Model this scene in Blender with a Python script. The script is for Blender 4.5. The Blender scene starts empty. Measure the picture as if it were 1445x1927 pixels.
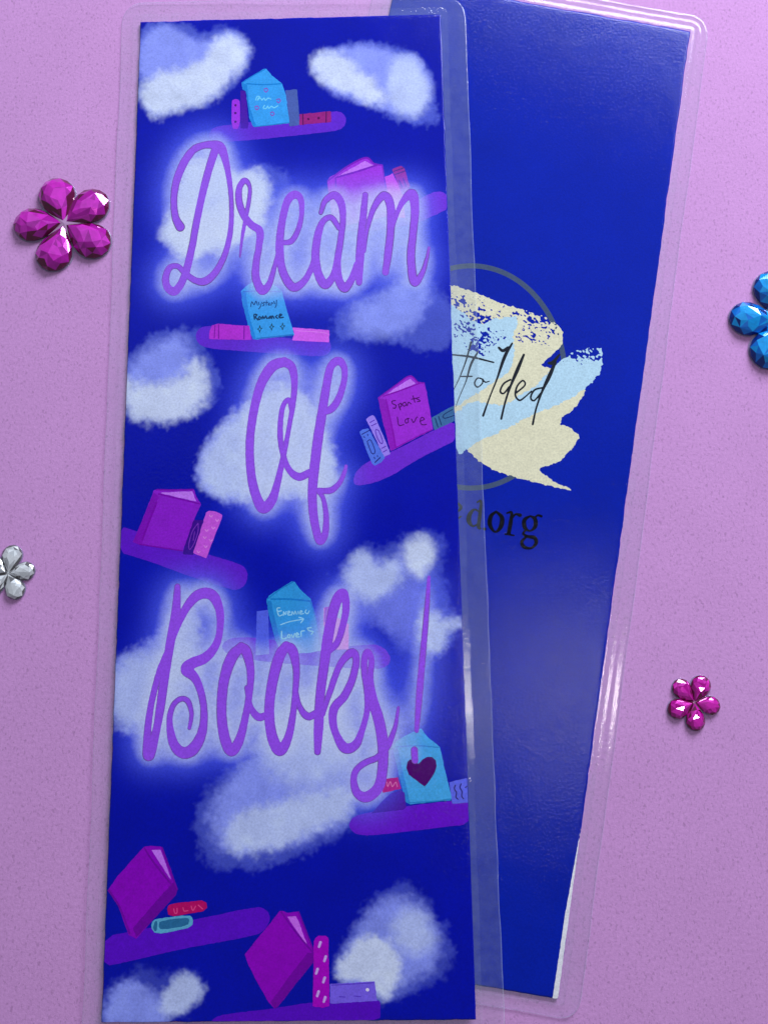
# Two laminated bookmarks and four rhinestone flowers on lilac card stock.
# 1 Blender unit = 10 cm (scale_length 0.1); outlines are traced on the desk plane and laid on each card's own plane.
import bpy, bmesh, math, random
import numpy as np
from mathutils import Matrix, Vector

random.seed(7)
RNG = np.random.default_rng(7)
sc = bpy.context.scene
sc.unit_settings.system = 'METRIC'
sc.unit_settings.scale_length = 0.1

# ------------------------------------------------------------------ camera
IMG_W, IMG_H, FOC = 1445.0, 1927.0, 1700.0
PITCH, YAW, CAM_H = 0.1982, -0.0199, 1.34208
R_CAM = np.array(Matrix.Rotation(PITCH, 3, 'X') @ Matrix.Rotation(YAW, 3, 'Y'))
CAM = np.array([0.0, 0.0, CAM_H])
cam_data = bpy.data.cameras.new('camera')
cam_data.sensor_width = 36.0
cam_data.sensor_fit = 'VERTICAL'
cam_data.sensor_height = 36.0
cam_data.lens = FOC * 36.0 / IMG_H
cam_data.clip_start = 0.01
cam_data.clip_end = 100.0
cam = bpy.data.objects.new('camera', cam_data)
sc.collection.objects.link(cam)
M4 = Matrix([list(R_CAM[i]) + [0.0] for i in range(3)] + [[0, 0, 0, 1]])
M4.translation = Vector(CAM)
cam.matrix_world = M4
sc.camera = cam

# ------------------------------------------------------------------ world and lamps
world = bpy.data.worlds.new('World')
sc.world = world
world.use_nodes = True
bg = world.node_tree.nodes['Background']
bg.inputs[0].default_value = (0.80, 0.84, 1.0, 1)
bg.inputs[1].default_value = 0.16


def area(name, loc, aim, sx, sy, watts, col, shape='RECTANGLE'):
    d = bpy.data.lights.new(name, 'AREA')
    d.shape = shape
    d.size = sx
    d.size_y = sy
    d.energy = watts
    d.color = col
    o = bpy.data.objects.new(name, d)
    o.location = loc
    o.rotation_euler = (Vector(aim) - Vector(loc)).to_track_quat('-Z', 'Y').to_euler()
    sc.collection.objects.link(o)
    return o


area('window_light', (2.0, 4.3, 2.15), (0.1, 0.2, 0), 3.2, 1.6, 325.0, (0.84, 0.90, 1.0))
area('ceiling_bounce', (0.6, 4.4, 4.6), (0.6, 4.4, 0), 9.0, 5.6, 50.0, (0.66, 0.86, 1.0))
area('ceiling_lamp', (1.30, 0.02, 4.2), (0.4, 0, 0), 0.17, 0.66, 15.0, (1.0, 0.93, 0.86))

sc.view_settings.view_transform = 'Standard'
sc.view_settings.look = 'None'
sc.view_settings.exposure = 0.08
sc.view_settings.gamma = 1.0
sc.render.engine = 'CYCLES'
sc.cycles.transparent_max_bounces = 24
sc.cycles.max_bounces = 12
sc.cycles.transmission_bounces = 8
sc.cycles.glossy_bounces = 6
sc.cycles.use_denoising = True
sc.cycles.sample_clamp_indirect = 4.0


# ------------------------------------------------------------------ plane mapping
def unproj(px, py, plane):
    """trace coordinates -> point on the plane z = a + b x + c y"""
    px = np.asarray(px, float)
    py = np.asarray(py, float)
    d = np.stack([(px - IMG_W / 2) / FOC, -(py - IMG_H / 2) / FOC, -np.ones_like(px)], -1) @ R_CAM.T
    a, b, c = plane
    t = (a + b * CAM[0] + c * CAM[1] - CAM[2]) / (d[..., 2] - b * d[..., 0] - c * d[..., 1])
    return CAM + t[..., None] * d


def up(plane, h):
    return (plane[0] + h, plane[1], plane[2])


DESK = (0.0, 0.0, 0.0)
THICK = 0.0036
BACK_TOP = (THICK, 0.0, 0.0)
_p = [unproj(232, 8, (0.0003, 0, 0)), unproj(738, 0, (THICK + 0.0006, 0, 0)), unproj(368, 1800, (THICK + 0.0006, 0, 0))]
_s = np.linalg.solve(np.array([[1, q[0], q[1]] for q in _p]), np.array([q[2] for q in _p]))
FRONT_BOTTOM = tuple(_s)
FRONT_TOP = up(FRONT_BOTTOM, THICK)


# ------------------------------------------------------------------ helpers
def lin(c):
    c = np.asarray(c, float) / 255.0
    return np.where(c <= 0.04045, c / 12.92, ((c + 0.055) / 1.055) ** 2.4)


def fr(ox, oy, s):
    return lambda pts: [(ox + p[0] * s, oy + p[1] * s) + ((p[2] * s,) if len(p) > 2 else ()) for p in pts]


Z1, Z2, Z3 = fr(200, 0, .48443), fr(280, 240, .41522), fr(220, 520, .45675)
Z4, Z5, Z6, Z8 = fr(200, 880, .48443), fr(200, 1060, .49827), fr(180, 1480, .51211), fr(780, 460, .32168)
P1, P2, P3, P4 = fr(430, 120, .16609), fr(600, 280, .17993), fr(360, 530, .19377), fr(650, 690, .15917)
P5, P6, P7, P8 = fr(220, 900, .17993), fr(460, 1080, .19377), fr(640, 1370, .18685), fr(380, 1690, .24913)


def _hash(ix, iy, seed):
    h = (ix.astype(np.int64) * 374761393 + iy.astype(np.int64) * 668265263 + seed * 974711) & 0xFFFFFFFF
    h = ((h ^ (h >> 13)) * 1274126177) & 0xFFFFFFFF
    return ((h ^ (h >> 16)) & 0xFFFF) / 65535.0


def vnoise(x, y, cell, seed):
    x = x / cell
    y = y / cell
    ix, iy = np.floor(x), np.floor(y)
    fx, fy = x - ix, y - iy
    fx, fy = fx * fx * (3 - 2 * fx), fy * fy * (3 - 2 * fy)
    a, b = _hash(ix, iy, seed), _hash(ix + 1, iy, seed)
    c, d = _hash(ix, iy + 1, seed), _hash(ix + 1, iy + 1, seed)
    return (a + (b - a) * fx) * (1 - fy) + (c + (d - c) * fx) * fy - 0.5


def fbm(x, y, cell, seed, n=3):
    v, amp = 0.0, 1.0
    for k in range(n):
        v = v + amp * vnoise(x, y, cell / 2 ** k, seed + k * 17)
        amp *= 0.55
    return v


def chaikin(pts, n=2):
    p = np.asarray([q[:2] for q in pts], float)
    for _ in range(n):
        q = np.roll(p, -1, 0)
        p = np.stack([0.75 * p + 0.25 * q, 0.25 * p + 0.75 * q], 1).reshape(-1, 2)
    return p


def sd_poly(x, y, poly):
    poly = np.asarray([q[:2] for q in poly], float)
    d = np.full(x.shape, 1e9)
    inside = np.zeros(x.shape, bool)
    for i in range(len(poly)):
        ax, ay = poly[i]
        bx, by = poly[(i + 1) % len(poly)]
        ex, ey = bx - ax, by - ay
        t = np.clip(((x - ax) * ex + (y - ay) * ey) / (ex * ex + ey * ey + 1e-12), 0, 1)
        d = np.minimum(d, (x - ax - t * ex) ** 2 + (y - ay - t * ey) ** 2)
        cond = (ay > y) != (by > y)
        xi = ax + (y - ay) * ex / (ey if abs(ey) > 1e-9 else 1e-9)
        inside ^= cond & (x < xi)
    d = np.sqrt(d)
    return np.where(inside, -d, d)


def spline(pts, step=3.0):
    """Catmull-Rom through (x, y, width) -> dense samples"""
    p = np.asarray(pts, float)
    if len(p) == 2:
        n = max(2, int(np.hypot(*(p[1] - p[0])[:2]) / step) + 1)
        t = np.linspace(0, 1, n)[:, None]
        return p[0] * (1 - t) + p[1] * t
    e = np.vstack([2 * p[0] - p[1], p, 2 * p[-1] - p[-2]])
    out = []
    for i in range(1, len(e) - 2):
        a, b, c, d = e[i - 1], e[i], e[i + 1], e[i + 2]
        n = max(2, int(np.hypot(*(c - b)[:2]) / step) + 1)
        t = np.linspace(0, 1, n, endpoint=False)[:, None]
        out.append(0.5 * (2 * b + (c - a) * t + (2 * a - 5 * b + 4 * c - d) * t ** 2 + (3 * b - a - 3 * c + d) * t ** 3))
    out.append(e[-2][None])
    o = np.vstack(out)
    o[:, 2] = np.maximum(o[:, 2], 0.6)
    return o


class Grid:
    def __init__(self, x0, y0, x1, y1, step):
        self.x0, self.y0, self.step = x0, y0, step
        self.nx = int(math.ceil((x1 - x0) / step)) + 1
        self.ny = int(math.ceil((y1 - y0) / step)) + 1
        self.X, self.Y = np.meshgrid(x0 + np.arange(self.nx) * step, y0 + np.arange(self.ny) * step)

    def strokes(self, strokes, big=60.0):
        f = np.full(self.X.shape, big)
        for s in strokes:
            q = spline(s)
            for a, b in zip(q[:-1], q[1:]):
                r = max(a[2], b[2]) / 2 + 5
                i0 = max(0, int((min(a[0], b[0]) - r - self.x0) / self.step))
                i1 = min(self.nx, int((max(a[0], b[0]) + r - self.x0) / self.step) + 2)
                j0 = max(0, int((min(a[1], b[1]) - r - self.y0) / self.step))
                j1 = min(self.ny, int((max(a[1], b[1]) + r - self.y0) / self.step) + 2)
                if i1 <= i0 or j1 <= j0:
                    continue
                X, Y = self.X[j0:j1, i0:i1], self.Y[j0:j1, i0:i1]
                ex, ey = b[0] - a[0], b[1] - a[1]
                t = np.clip(((X - a[0]) * ex + (Y - a[1]) * ey) / (ex * ex + ey * ey + 1e-9), 0, 1)
                d = np.hypot(X - a[0] - t * ex, Y - a[1] - t * ey) - (a[2] + (b[2] - a[2]) * t) / 2
                f[j0:j1, i0:i1] = np.minimum(f[j0:j1, i0:i1], d)
        return f

    def contour(self, f):
        """marching triangles: the region f < 0 as (verts, faces)"""
        f = np.where(np.abs(f) < 1e-5, 1e-5, f)
        idx = np.arange(self.nx * self.ny).reshape(self.ny, self.nx)
        a, b, c, d = idx[:-1, :-1].ravel(), idx[:-1, 1:].ravel(), idx[1:, 1:].ravel(), idx[1:, :-1].ravel()
        tri = np.concatenate([np.stack([a, b, c], 1), np.stack([a, c, d], 1)])
        fv, P = f.ravel(), np.stack([self.X.ravel(), self.Y.ravel()], 1)
        ins = fv[tri] < 0
        n = ins.sum(1)
        soup = [P[tri[n == 3]]]

        def cut(i, j):
            t = (fv[i] / (fv[i] - fv[j]))[:, None]
            return P[i] + (P[j] - P[i]) * t
        for k in range(3):
            m = (n == 1) & ins[:, k]
            t = tri[m]
            u, v, w = t[:, k], t[:, (k + 1) % 3], t[:, (k + 2) % 3]
            soup.append(np.stack([P[u], cut(u, v), cut(u, w)], 1))
            m = (n == 2) & ~ins[:, k]
            t = tri[m]
            u, v, w = t[:, k], t[:, (k + 1) % 3], t[:, (k + 2) % 3]
            e, g = cut(v, u), cut(w, u)
            soup.append(np.stack([P[v], P[w], e], 1))
            soup.append(np.stack([P[w], g, e], 1))
        s = np.concatenate(soup).reshape(-1, 2)
        if not len(s):
            return np.zeros((0, 2)), np.zeros((0, 3), int)
        key = np.round(s * 500).astype(np.int64)
        _, first, inv = np.unique(key, axis=0, return_index=True, return_inverse=True)
        F = inv.reshape(-1, 3)
        F = F[(F[:, 0] != F[:, 1]) & (F[:, 1] != F[:, 2]) & (F[:, 0] != F[:, 2])]
        return s[first], F[:, ::-1]     # y points down in the trace: flip so the face looks up


def link(o, parent=None):
    sc.collection.objects.link(o)
    if parent is not None:
        o.parent = parent
        o.matrix_parent_inverse = Matrix.Identity(4)
    return o


def world_loc(o):
    v = Vector((0, 0, 0))
    while o is not None:
        v += o.location
        o = o.parent
    return v


def mesh_obj(name, V, F, mat, parent=None, col=None, smooth=False):
    """V in world coordinates; parents here carry only a translation"""
    me = bpy.data.meshes.new(name)
    V = np.asarray(V, float)
    if parent is not None:
        V = V - np.array(world_loc(parent))
    if isinstance(F, np.ndarray):
        k = F.shape[1]
        me.vertices.add(len(V))
        me.vertices.foreach_set('co', V.astype(np.float32).ravel())
        me.loops.add(F.size)
        me.loops.foreach_set('vertex_index', F.astype(np.int32).ravel())
        me.polygons.add(len(F))
        me.polygons.foreach_set('loop_start', np.arange(0, F.size, k, dtype=np.int32))
        me.update(calc_edges=True)
    else:
        me.from_pydata([tuple(v) for v in V], [], F)
    if col is not None:
        at = me.color_attributes.new('ink', 'FLOAT_COLOR', 'POINT')
        at.data.foreach_set('color', np.c_[np.clip(col, 0, 1), np.ones(len(col))].astype(np.float32).ravel())
    if smooth:
        me.polygons.foreach_set('use_smooth', np.ones(len(me.polygons), bool))
    me.validate()
    me.materials.append(mat)
    o = bpy.data.objects.new(name, me)
    return link(o, parent)


def empty(name, loc, label, cat, group=None):
    o = bpy.data.objects.new(name, None)
    o.empty_display_size = 0.05
    o.location = loc
    o['label'] = label
    o['category'] = cat
    if group:
        o['group'] = group
    return link(o)


# ------------------------------------------------------------------ materials
class NT:
    def __init__(self, name):
        self.m = bpy.data.materials.new(name)
        self.m.use_nodes = True
        self.t = self.m.node_tree
        self.t.nodes.clear()
        self.out = self.n('ShaderNodeOutputMaterial')

    def n(self, kind, **kw):
        o = self.t.nodes.new(kind)
        for k, v in kw.items():
            if k[0] == '_':
                setattr(o, k[1:], v)
            else:
                key = k.replace('__', ' ')
                if hasattr(v, 'node'):
                    self.t.links.new(v, o.inputs[key])
                else:
                    o.inputs[key].default_value = v
        return o

    def l(self, a, b):
        self.t.links.new(a, b)


def peel(nt, scale, strength, dist, fine=0.5):
    """orange-peel relief of hot laminate film"""
    tc = nt.n('ShaderNodeTexCoord')
    g = nt.n('ShaderNodeNewGeometry')
    a = nt.n('ShaderNodeTexNoise', Vector=g.outputs['Position'], Scale=scale, Detail=3.0, Roughness=0.6)
    b = nt.n('ShaderNodeTexNoise', Vector=g.outputs['Position'], Scale=scale * 0.09, Detail=2.0)
    mx = nt.n('ShaderNodeMath', _operation='MULTIPLY_ADD')
    nt.l(b.outputs[0], mx.inputs[0])
    mx.inputs[1].default_value = fine
    nt.l(a.outputs[0], mx.inputs[2])
    return nt.n('ShaderNodeBump', Height=mx.outputs[0], Strength=strength, Distance=dist).outputs[0]


def ink_material(name, peel_strength):
    nt = NT(name)
    at = nt.n('ShaderNodeAttribute', _attribute_name='ink')
    g = nt.n('ShaderNodeNewGeometry')
    nz = nt.n('ShaderNodeTexNoise', Vector=g.outputs['Position'], Scale=330.0, Detail=2.0, Roughness=0.7)
    ramp = nt.n('ShaderNodeMapRange', Value=nz.outputs[0])
    ramp.inputs['From Min'].default_value = 0.3
    ramp.inputs['From Max'].default_value = 0.7
    ramp.inputs['To Min'].default_value = 0.86
    ramp.inputs['To Max'].default_value = 1.1
    mul = nt.n('ShaderNodeVectorMath', _operation='SCALE')
    nt.l(at.outputs['Color'], mul.inputs[0])
    nt.l(ramp.outputs[0], mul.inputs['Scale'])
    nrm = peel(nt, 260.0, peel_strength, 0.0020)
    p = nt.n('ShaderNodeBsdfPrincipled', Roughness=0.6)
    nt.l(mul.outputs[0], p.inputs['Base Color'])
    p.inputs['Specular IOR Level'].default_value = 0.0
    p.inputs['Coat Weight'].default_value = 1.0
    p.inputs['Coat IOR'].default_value = 1.34
    p.inputs['Coat Roughness'].default_value = 0.11
    nt.l(nrm, p.inputs['Coat Normal'])
    nt.l(peel(nt, 260.0, peel_strength * 0.2, 0.0020), p.inputs['Normal'])
    nt.l(p.outputs[0], nt.out.inputs[0])
    return nt.m


def film_material(name, milky, tint, rough, peel_strength, scale=110.0):
    nt = NT(name)
    nrm = peel(nt, scale, peel_strength, 0.0016)
    tr = nt.n('ShaderNodeBsdfTransparent', Color=tint + (1,))
    df = nt.n('ShaderNodeBsdfDiffuse', Color=(0.70, 0.83, 1.0, 1))
    g = nt.n('ShaderNodeNewGeometry')
    nz = nt.n('ShaderNodeTexNoise', Vector=g.outputs['Position'], Scale=60.0, Detail=4.0, Roughness=0.65)
    mr = nt.n('ShaderNodeMapRange', Value=nz.outputs[0])
    mr.inputs['From Min'].default_value = 0.3
    mr.inputs['From Max'].default_value = 0.7
    mr.inputs['To Min'].default_value = milky * 0.7
    mr.inputs['To Max'].default_value = milky * 1.3
    m1 = nt.n('ShaderNodeMixShader', Fac=mr.outputs[0])
    nt.l(tr.outputs[0], m1.inputs[1])
    nt.l(df.outputs[0], m1.inputs[2])
    gl = nt.n('ShaderNodeBsdfGlossy', Roughness=rough, Normal=nrm)
    lw = nt.n('ShaderNodeLayerWeight', Blend=0.5, Normal=nrm)
    pw = nt.n('ShaderNodeMath', _operation='POWER')
    nt.l(lw.outputs['Facing'], pw.inputs[0])
    pw.inputs[1].default_value = 5.0
    fz = nt.n('ShaderNodeMath', _operation='MULTIPLY_ADD')
    nt.l(pw.outputs[0], fz.inputs[0])
    fz.inputs[1].default_value = 0.75
    fz.inputs[2].default_value = 0.04
    m2 = nt.n('ShaderNodeMixShader', Fac=fz.outputs[0])
    nt.l(m1.outputs[0], m2.inputs[1])
    nt.l(gl.outputs[0], m2.inputs[2])
    nt.l(m2.outputs[0], nt.out.inputs[0])
    return nt.m


INK_FRONT = ink_material('laminated_print_smooth', 0.24)
INK_BACK = ink_material('laminated_print_pebbled', 0.24)
MARGIN = film_material('clear_laminate_margin', 0.075, (1.0, 1.0, 1.0), 0.11, 0.16)
SEAM = film_material('laminate_seam_film', 0.10, (1.0, 1.0, 1.0), 0.075, 0.2, 150.0)
CUT = film_material('laminate_cut_edge', 0.24, (1.0, 1.0, 1.0), 0.12, 0.2)
_nt = NT('film_underside')
_nt.l(_nt.n('ShaderNodeBsdfTransparent', Color=(1, 1, 1, 1)).outputs[0], _nt.out.inputs[0])
UNDER = _nt.m


def paper_material():
    nt = NT('lilac_card_stock')
    g = nt.n('ShaderNodeNewGeometry')
    a = nt.n('ShaderNodeTexNoise', Vector=g.outputs['Position'], Scale=230.0, Detail=4.0, Roughness=0.8)
    b = nt.n('ShaderNodeTexNoise', Vector=g.outputs['Position'], Scale=9.0, Detail=3.0)
    st = nt.n('ShaderNodeMapping', Vector=g.outputs['Position'])
    st.inputs['Scale'].default_value = (1.0, 0.6, 1.0)
    st.inputs['Rotation'].default_value = (0, 0, 0.9)
    f = nt.n('ShaderNodeTexNoise', Vector=st.outputs[0], Scale=300.0, Detail=2.0, Roughness=0.5, Distortion=0.6)
    r1 = nt.n('ShaderNodeValToRGB', Fac=a.outputs[0])
    e = r1.color_ramp.elements
    e[0].position, e[0].color = 0.34, (0.61, 0.295, 0.63, 1)
    e[1].position, e[1].color = 0.66, (0.74, 0.37, 0.755, 1)
    sp = nt.n('ShaderNodeMapRange', Value=f.outputs[0])
    sp.inputs['From Min'].default_value = 0.31
    sp.inputs['From Max'].default_value = 0.43
    sp.inputs['To Min'].default_value = 0.78
    sp.inputs['To Max'].default_value = 1.0
    bl = nt.n('ShaderNodeMapRange', Value=b.outputs[0])
    bl.inputs['To Min'].default_value = 0.94
    bl.inputs['To Max'].default_value = 1.06
    mm = nt.n('ShaderNodeMath', _operation='MULTIPLY')
    nt.l(sp.outputs[0], mm.inputs[0])
    nt.l(bl.outputs[0], mm.inputs[1])
    mul = nt.n('ShaderNodeVectorMath', _operation='SCALE')
    nt.l(r1.outputs[0], mul.inputs[0])
    nt.l(mm.outputs[0], mul.inputs['Scale'])
    bp = nt.n('ShaderNodeBump', Height=a.outputs[0], Strength=0.35, Distance=0.0012)
    p = nt.n('ShaderNodeBsdfPrincipled', Roughness=0.85, Normal=bp.outputs[0])
    p.inputs['Specular IOR Level'].default_value = 0.2
    nt.l(mul.outputs[0], p.inputs['Base Color'])
    nt.l(p.outputs[0], nt.out.inputs[0])
    return nt.m


def plain(name, col, rough=0.6, spec=0.3, metal=0.0):
    nt = NT(name)
    g = nt.n('ShaderNodeNewGeometry')
    a = nt.n('ShaderNodeTexNoise', Vector=g.outputs['Position'], Scale=200.0, Detail=2.0)
    mr = nt.n('ShaderNodeMapRange', Value=a.outputs[0])
    mr.inputs['To Min'].default_value = 0.92
    mr.inputs['To Max'].default_value = 1.08
    mul = nt.n('ShaderNodeVectorMath', _operation='SCALE')
    mul.inputs[0].default_value = col
    nt.l(mr.outputs[0], mul.inputs['Scale'])
    p = nt.n('ShaderNodeBsdfPrincipled', Roughness=rough, Metallic=metal)
    p.inputs['Specular IOR Level'].default_value = spec
    nt.l(mul.outputs[0], p.inputs['Base Color'])
    nt.l(p.outputs[0], nt.out.inputs[0])
    return nt.m


# ------------------------------------------------------------------ the surface
S = 3.0
n = 12
gx, gy = np.meshgrid(np.linspace(-S, S, n), np.linspace(-S, S, n))
ids = np.arange(n * n).reshape(n, n)
Fp = np.stack([ids[:-1, :-1].ravel(), ids[:-1, 1:].ravel(), ids[1:, 1:].ravel(), ids[1:, :-1].ravel()], 1)
sheet = mesh_obj('paper_sheet', np.stack([gx.ravel(), gy.ravel(), np.zeros(n * n)], 1), Fp, paper_material())
sheet['kind'] = 'structure'
sheet['label'] = 'lilac speckled card stock lying under everything'

# ------------------------------------------------------------------ front artwork: lettering
DREAM = [Z2(s) for s in [
    [(143, 450, 42), (122, 405, 34), (115, 330, 30), (126, 245, 34), (160, 160, 36), (205, 100, 34), (262, 78, 32), (318, 84, 44), (340, 120, 36),
     (358, 190, 26), (372, 290, 22), (376, 400, 22), (366, 500, 24), (340, 590, 28), (300, 660, 32), (255, 697, 36), (210, 692, 30), (168, 662, 26),
     (130, 628, 24), (95, 636, 28), (78, 680, 32), (85, 722, 34), (115, 742, 38), (145, 712, 34), (172, 650, 32)],
    [(302, 100, 36), (270, 200, 34), (240, 320, 32), (215, 440, 32), (195, 550, 32), (170, 655, 34)],
    [(414, 585, 8), (424, 500, 14), (440, 410, 18), (455, 330, 19), (458, 268, 18), (435, 240, 26), (411, 275, 28), (410, 335, 32), (430, 395, 32),
     (465, 440, 32), (503, 470, 34), (500, 540, 30), (488, 610, 32), (486, 680, 36), (513, 738, 40), (545, 712, 30), (568, 640, 22), (590, 560, 22)],
    [(612, 522, 22), (650, 512, 26), (682, 450, 24), (694, 380, 22), (688, 322, 28), (660, 304, 36), (628, 335, 34), (606, 420, 32), (594, 520, 36),
     (600, 620, 36), (625, 690, 38), (660, 724, 40), (705, 695, 30), (740, 630, 26), (760, 560, 28)],
    [(780, 385, 20), (800, 332, 28), (842, 306, 36), (872, 345, 34), (880, 420, 28), (868, 520, 30), (855, 610, 32), (862, 690, 36), (888, 728, 40),
     (918, 690, 32), (945, 620, 30)],
    [(862, 455, 24), (828, 408, 26), (790, 425, 28), (766, 490, 34), (756, 580, 36), (768, 660, 38), (800, 712, 40), (836, 670, 30), (856, 590, 26)],
    [(981, 305, 26), (972, 400, 32), (962, 500, 36), (956, 600, 38), (953, 702, 28)],
    [(975, 560, 18), (990, 460, 20), (1022, 360, 28), (1065, 308, 38), (1094, 350, 38), (1096, 460, 36), (1086, 560, 36), (1073, 655, 30)],
    [(1100, 470, 18), (1118, 410, 18), (1148, 340, 26), (1192, 300, 44), (1206, 370, 38), (1197, 480, 36), (1188, 590, 38), (1202, 698, 40),
     (1236, 665, 26), (1258, 600, 18), (1269, 545, 12)],
]]
OF = [Z3(s) for s in [
    [(690, 352, 40), (640, 372, 46), (592, 450, 40), (562, 570, 36), (548, 700, 36), (556, 830, 38), (578, 915, 42), (605, 955, 46), (640, 920, 40),
     (662, 850, 30), (680, 770, 24), (697, 690, 22), (710, 620, 20), (725, 530, 24), (732, 440, 28), (722, 375, 36), (690, 352, 40)],
    [(722, 560, 20), (708, 508, 20), (682, 545, 22), (673, 640, 24), (682, 720, 24), (707, 792, 26), (750, 826, 34), (800, 805, 30)],
    [(845, 562, 24), (885, 545, 32), (915, 500, 30), (936, 430, 26), (936, 375, 28), (912, 348, 36), (880, 375, 34), (862, 460, 36), (846, 560, 40),
     (830, 660, 42), (815, 780, 42), (806, 880, 40), (808, 960, 38), (818, 1030, 36), (836, 1090, 34), (858, 1060, 30), (862, 985, 24), (850, 915, 20), (830, 885, 20)],
    [(830, 882, 24), (880, 882, 28), (918, 850, 22), (938, 805, 18), (944, 782, 14)],
]]
BOOKS = [Z5(s) for s in [
    [(270, 88, 24), (264, 180, 34), (250, 260, 34), (236, 340, 34), (220, 440, 34), (206, 540, 34), (190, 630, 30), (162, 725, 44), (156, 660, 30),
     (163, 580, 26), (180, 490, 24), (205, 400, 24), (238, 320, 22), (270, 240, 22), (305, 165, 32), (350, 118, 40), (400, 120, 42), (428, 175, 32),
     (430, 250, 26), (414, 310, 30), (375, 356, 38), (325, 378, 42), (306, 402, 48), (335, 432, 34), (358, 485, 28), (370, 560, 28), (362, 640, 36),
     (330, 700, 46), (290, 715, 44), (255, 680, 36), (240, 600, 24), (252, 540, 22), (282, 512, 22), (310, 522, 22), (323, 570, 18), (315, 622, 14)],
    [(510, 315, 36), (475, 355, 44), (446, 440, 40), (436, 550, 38), (446, 650, 40), (472, 708, 42), (502, 670, 36), (524, 590, 28), (540, 500, 26),
     (546, 410, 30), (530, 335, 40), (510, 315, 36)],
    [(532, 470, 20), (545, 540, 22), (575, 580, 30), (612, 570, 24)],
    [(680, 312, 36), (655, 350, 42), (630, 440, 40), (616, 550, 38), (626, 650, 40), (655, 706, 44), (686, 662, 32), (704, 580, 26), (715, 480, 24),
     (718, 400, 28), (704, 330, 38), (680, 312, 36)],
    [(714, 470, 18), (730, 540, 22), (762, 578, 30), (800, 560, 24)],
    [(838, 330, 30), (872, 300, 26), (895, 230, 26), (906, 160, 28), (896, 112, 32), (872, 135, 40), (852, 205, 40), (836, 290, 40), (822, 390, 38),
     (808, 500, 36), (802, 620, 36), (798, 712, 26)],
    [(818, 570, 18), (848, 475, 24), (882, 385, 26), (925, 338, 34), (944, 362, 28), (930, 435, 30), (900, 500, 32), (862, 545, 34), (856, 600, 30),
     (870, 650, 28), (902, 698, 40), (942, 685, 34), (966, 630, 24), (985, 555, 22), (984, 480, 24), (975, 410, 26), (975, 360, 26), (987, 335, 26),
     (1002, 365, 22), (996, 440, 28), (1006, 515, 38), (1030, 595, 42), (1044, 680, 42), (1044, 770, 40), (1028, 845, 40), (985, 882, 42), (948, 868, 34),
     (934, 820, 26), (945, 780, 26), (980, 752, 26), (1025, 732, 26), (1062, 690, 26), (1090, 620, 18), (1103, 545, 12)],
    [(1218, 52, 12), (1212, 150, 20), (1201, 280, 24), (1190, 400, 26), (1180, 520, 26), (1172, 632, 18)],
    [(1163, 705, 28), (1165, 745, 26)],
]]

DREAM = [[(x, y, w * 1.02 + 0.2) for x, y, w in s_] for s_ in DREAM]
OF = [[(x, y, w * 0.98) for x, y, w in s_] for s_ in OF]
BOOKS = [[(x, y, w * 1.0) for x, y, w in s_] for s_ in BOOKS]

# glow round the lettering, as a soft field
GG = Grid(150, -20, 960, 1960, 2.5)
_mask = np.clip(0.5 - GG.strokes(DREAM + OF + BOOKS) / 2.5, 0, 1)


def blur(a, sig):
    r = int(3 * sig)
    k = np.exp(-0.5 * (np.arange(-r, r + 1) / sig) ** 2)
    k /= k.sum()
    a = np.apply_along_axis(lambda v: np.convolve(v, k, 'same'), 0, a)
    return np.apply_along_axis(lambda v: np.convolve(v, k, 'same'), 1, a)


_b1, _b2, _b3 = blur(_mask, 5.0), blur(_mask, 11.0), blur(_mask, 17.0)
_glow = 1 - np.exp(-(0.9 * _b1 + 2.3 * _b2))


def sample(field, x, y):
    fx = np.clip((x - GG.x0) / GG.step, 0, GG.nx - 1.001)
    fy = np.clip((y - GG.y0) / GG.step, 0, GG.ny - 1.001)
    i, j = fx.astype(int), fy.astype(int)
    u, v = fx - i, fy - j
    return (field[j, i] * (1 - u) + field[j, i + 1] * u) * (1 - v) + (field[j + 1, i] * (1 - u) + field[j + 1, i + 1] * u) * v


GLOW_LOW, GLOW_MID, GLOW_HI = lin((44, 62, 244)), lin((98, 112, 255)), lin((218, 226, 255))


def add_glow(col, x, y, k=1.0):
    g = sample(_glow, x, y) * (1 + 0.12 * vnoise(x, y, 9, 5)) * k
    a0 = np.clip(sample(_b3, x, y) * 2.6, 0, 0.7)[:, None]
    col = col * (1 - a0) + np.maximum(col, GLOW_LOW) * a0
    a1 = np.clip(g * 1.35, 0, 0.85)[:, None]
    a2 = (np.clip((g - 0.27) * 1.45, 0, 0.85) ** 1.15)[:, None]
    col = col * (1 - a1) + np.maximum(col, GLOW_MID) * a1
    return col * (1 - a2) + GLOW_HI * a2


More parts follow.
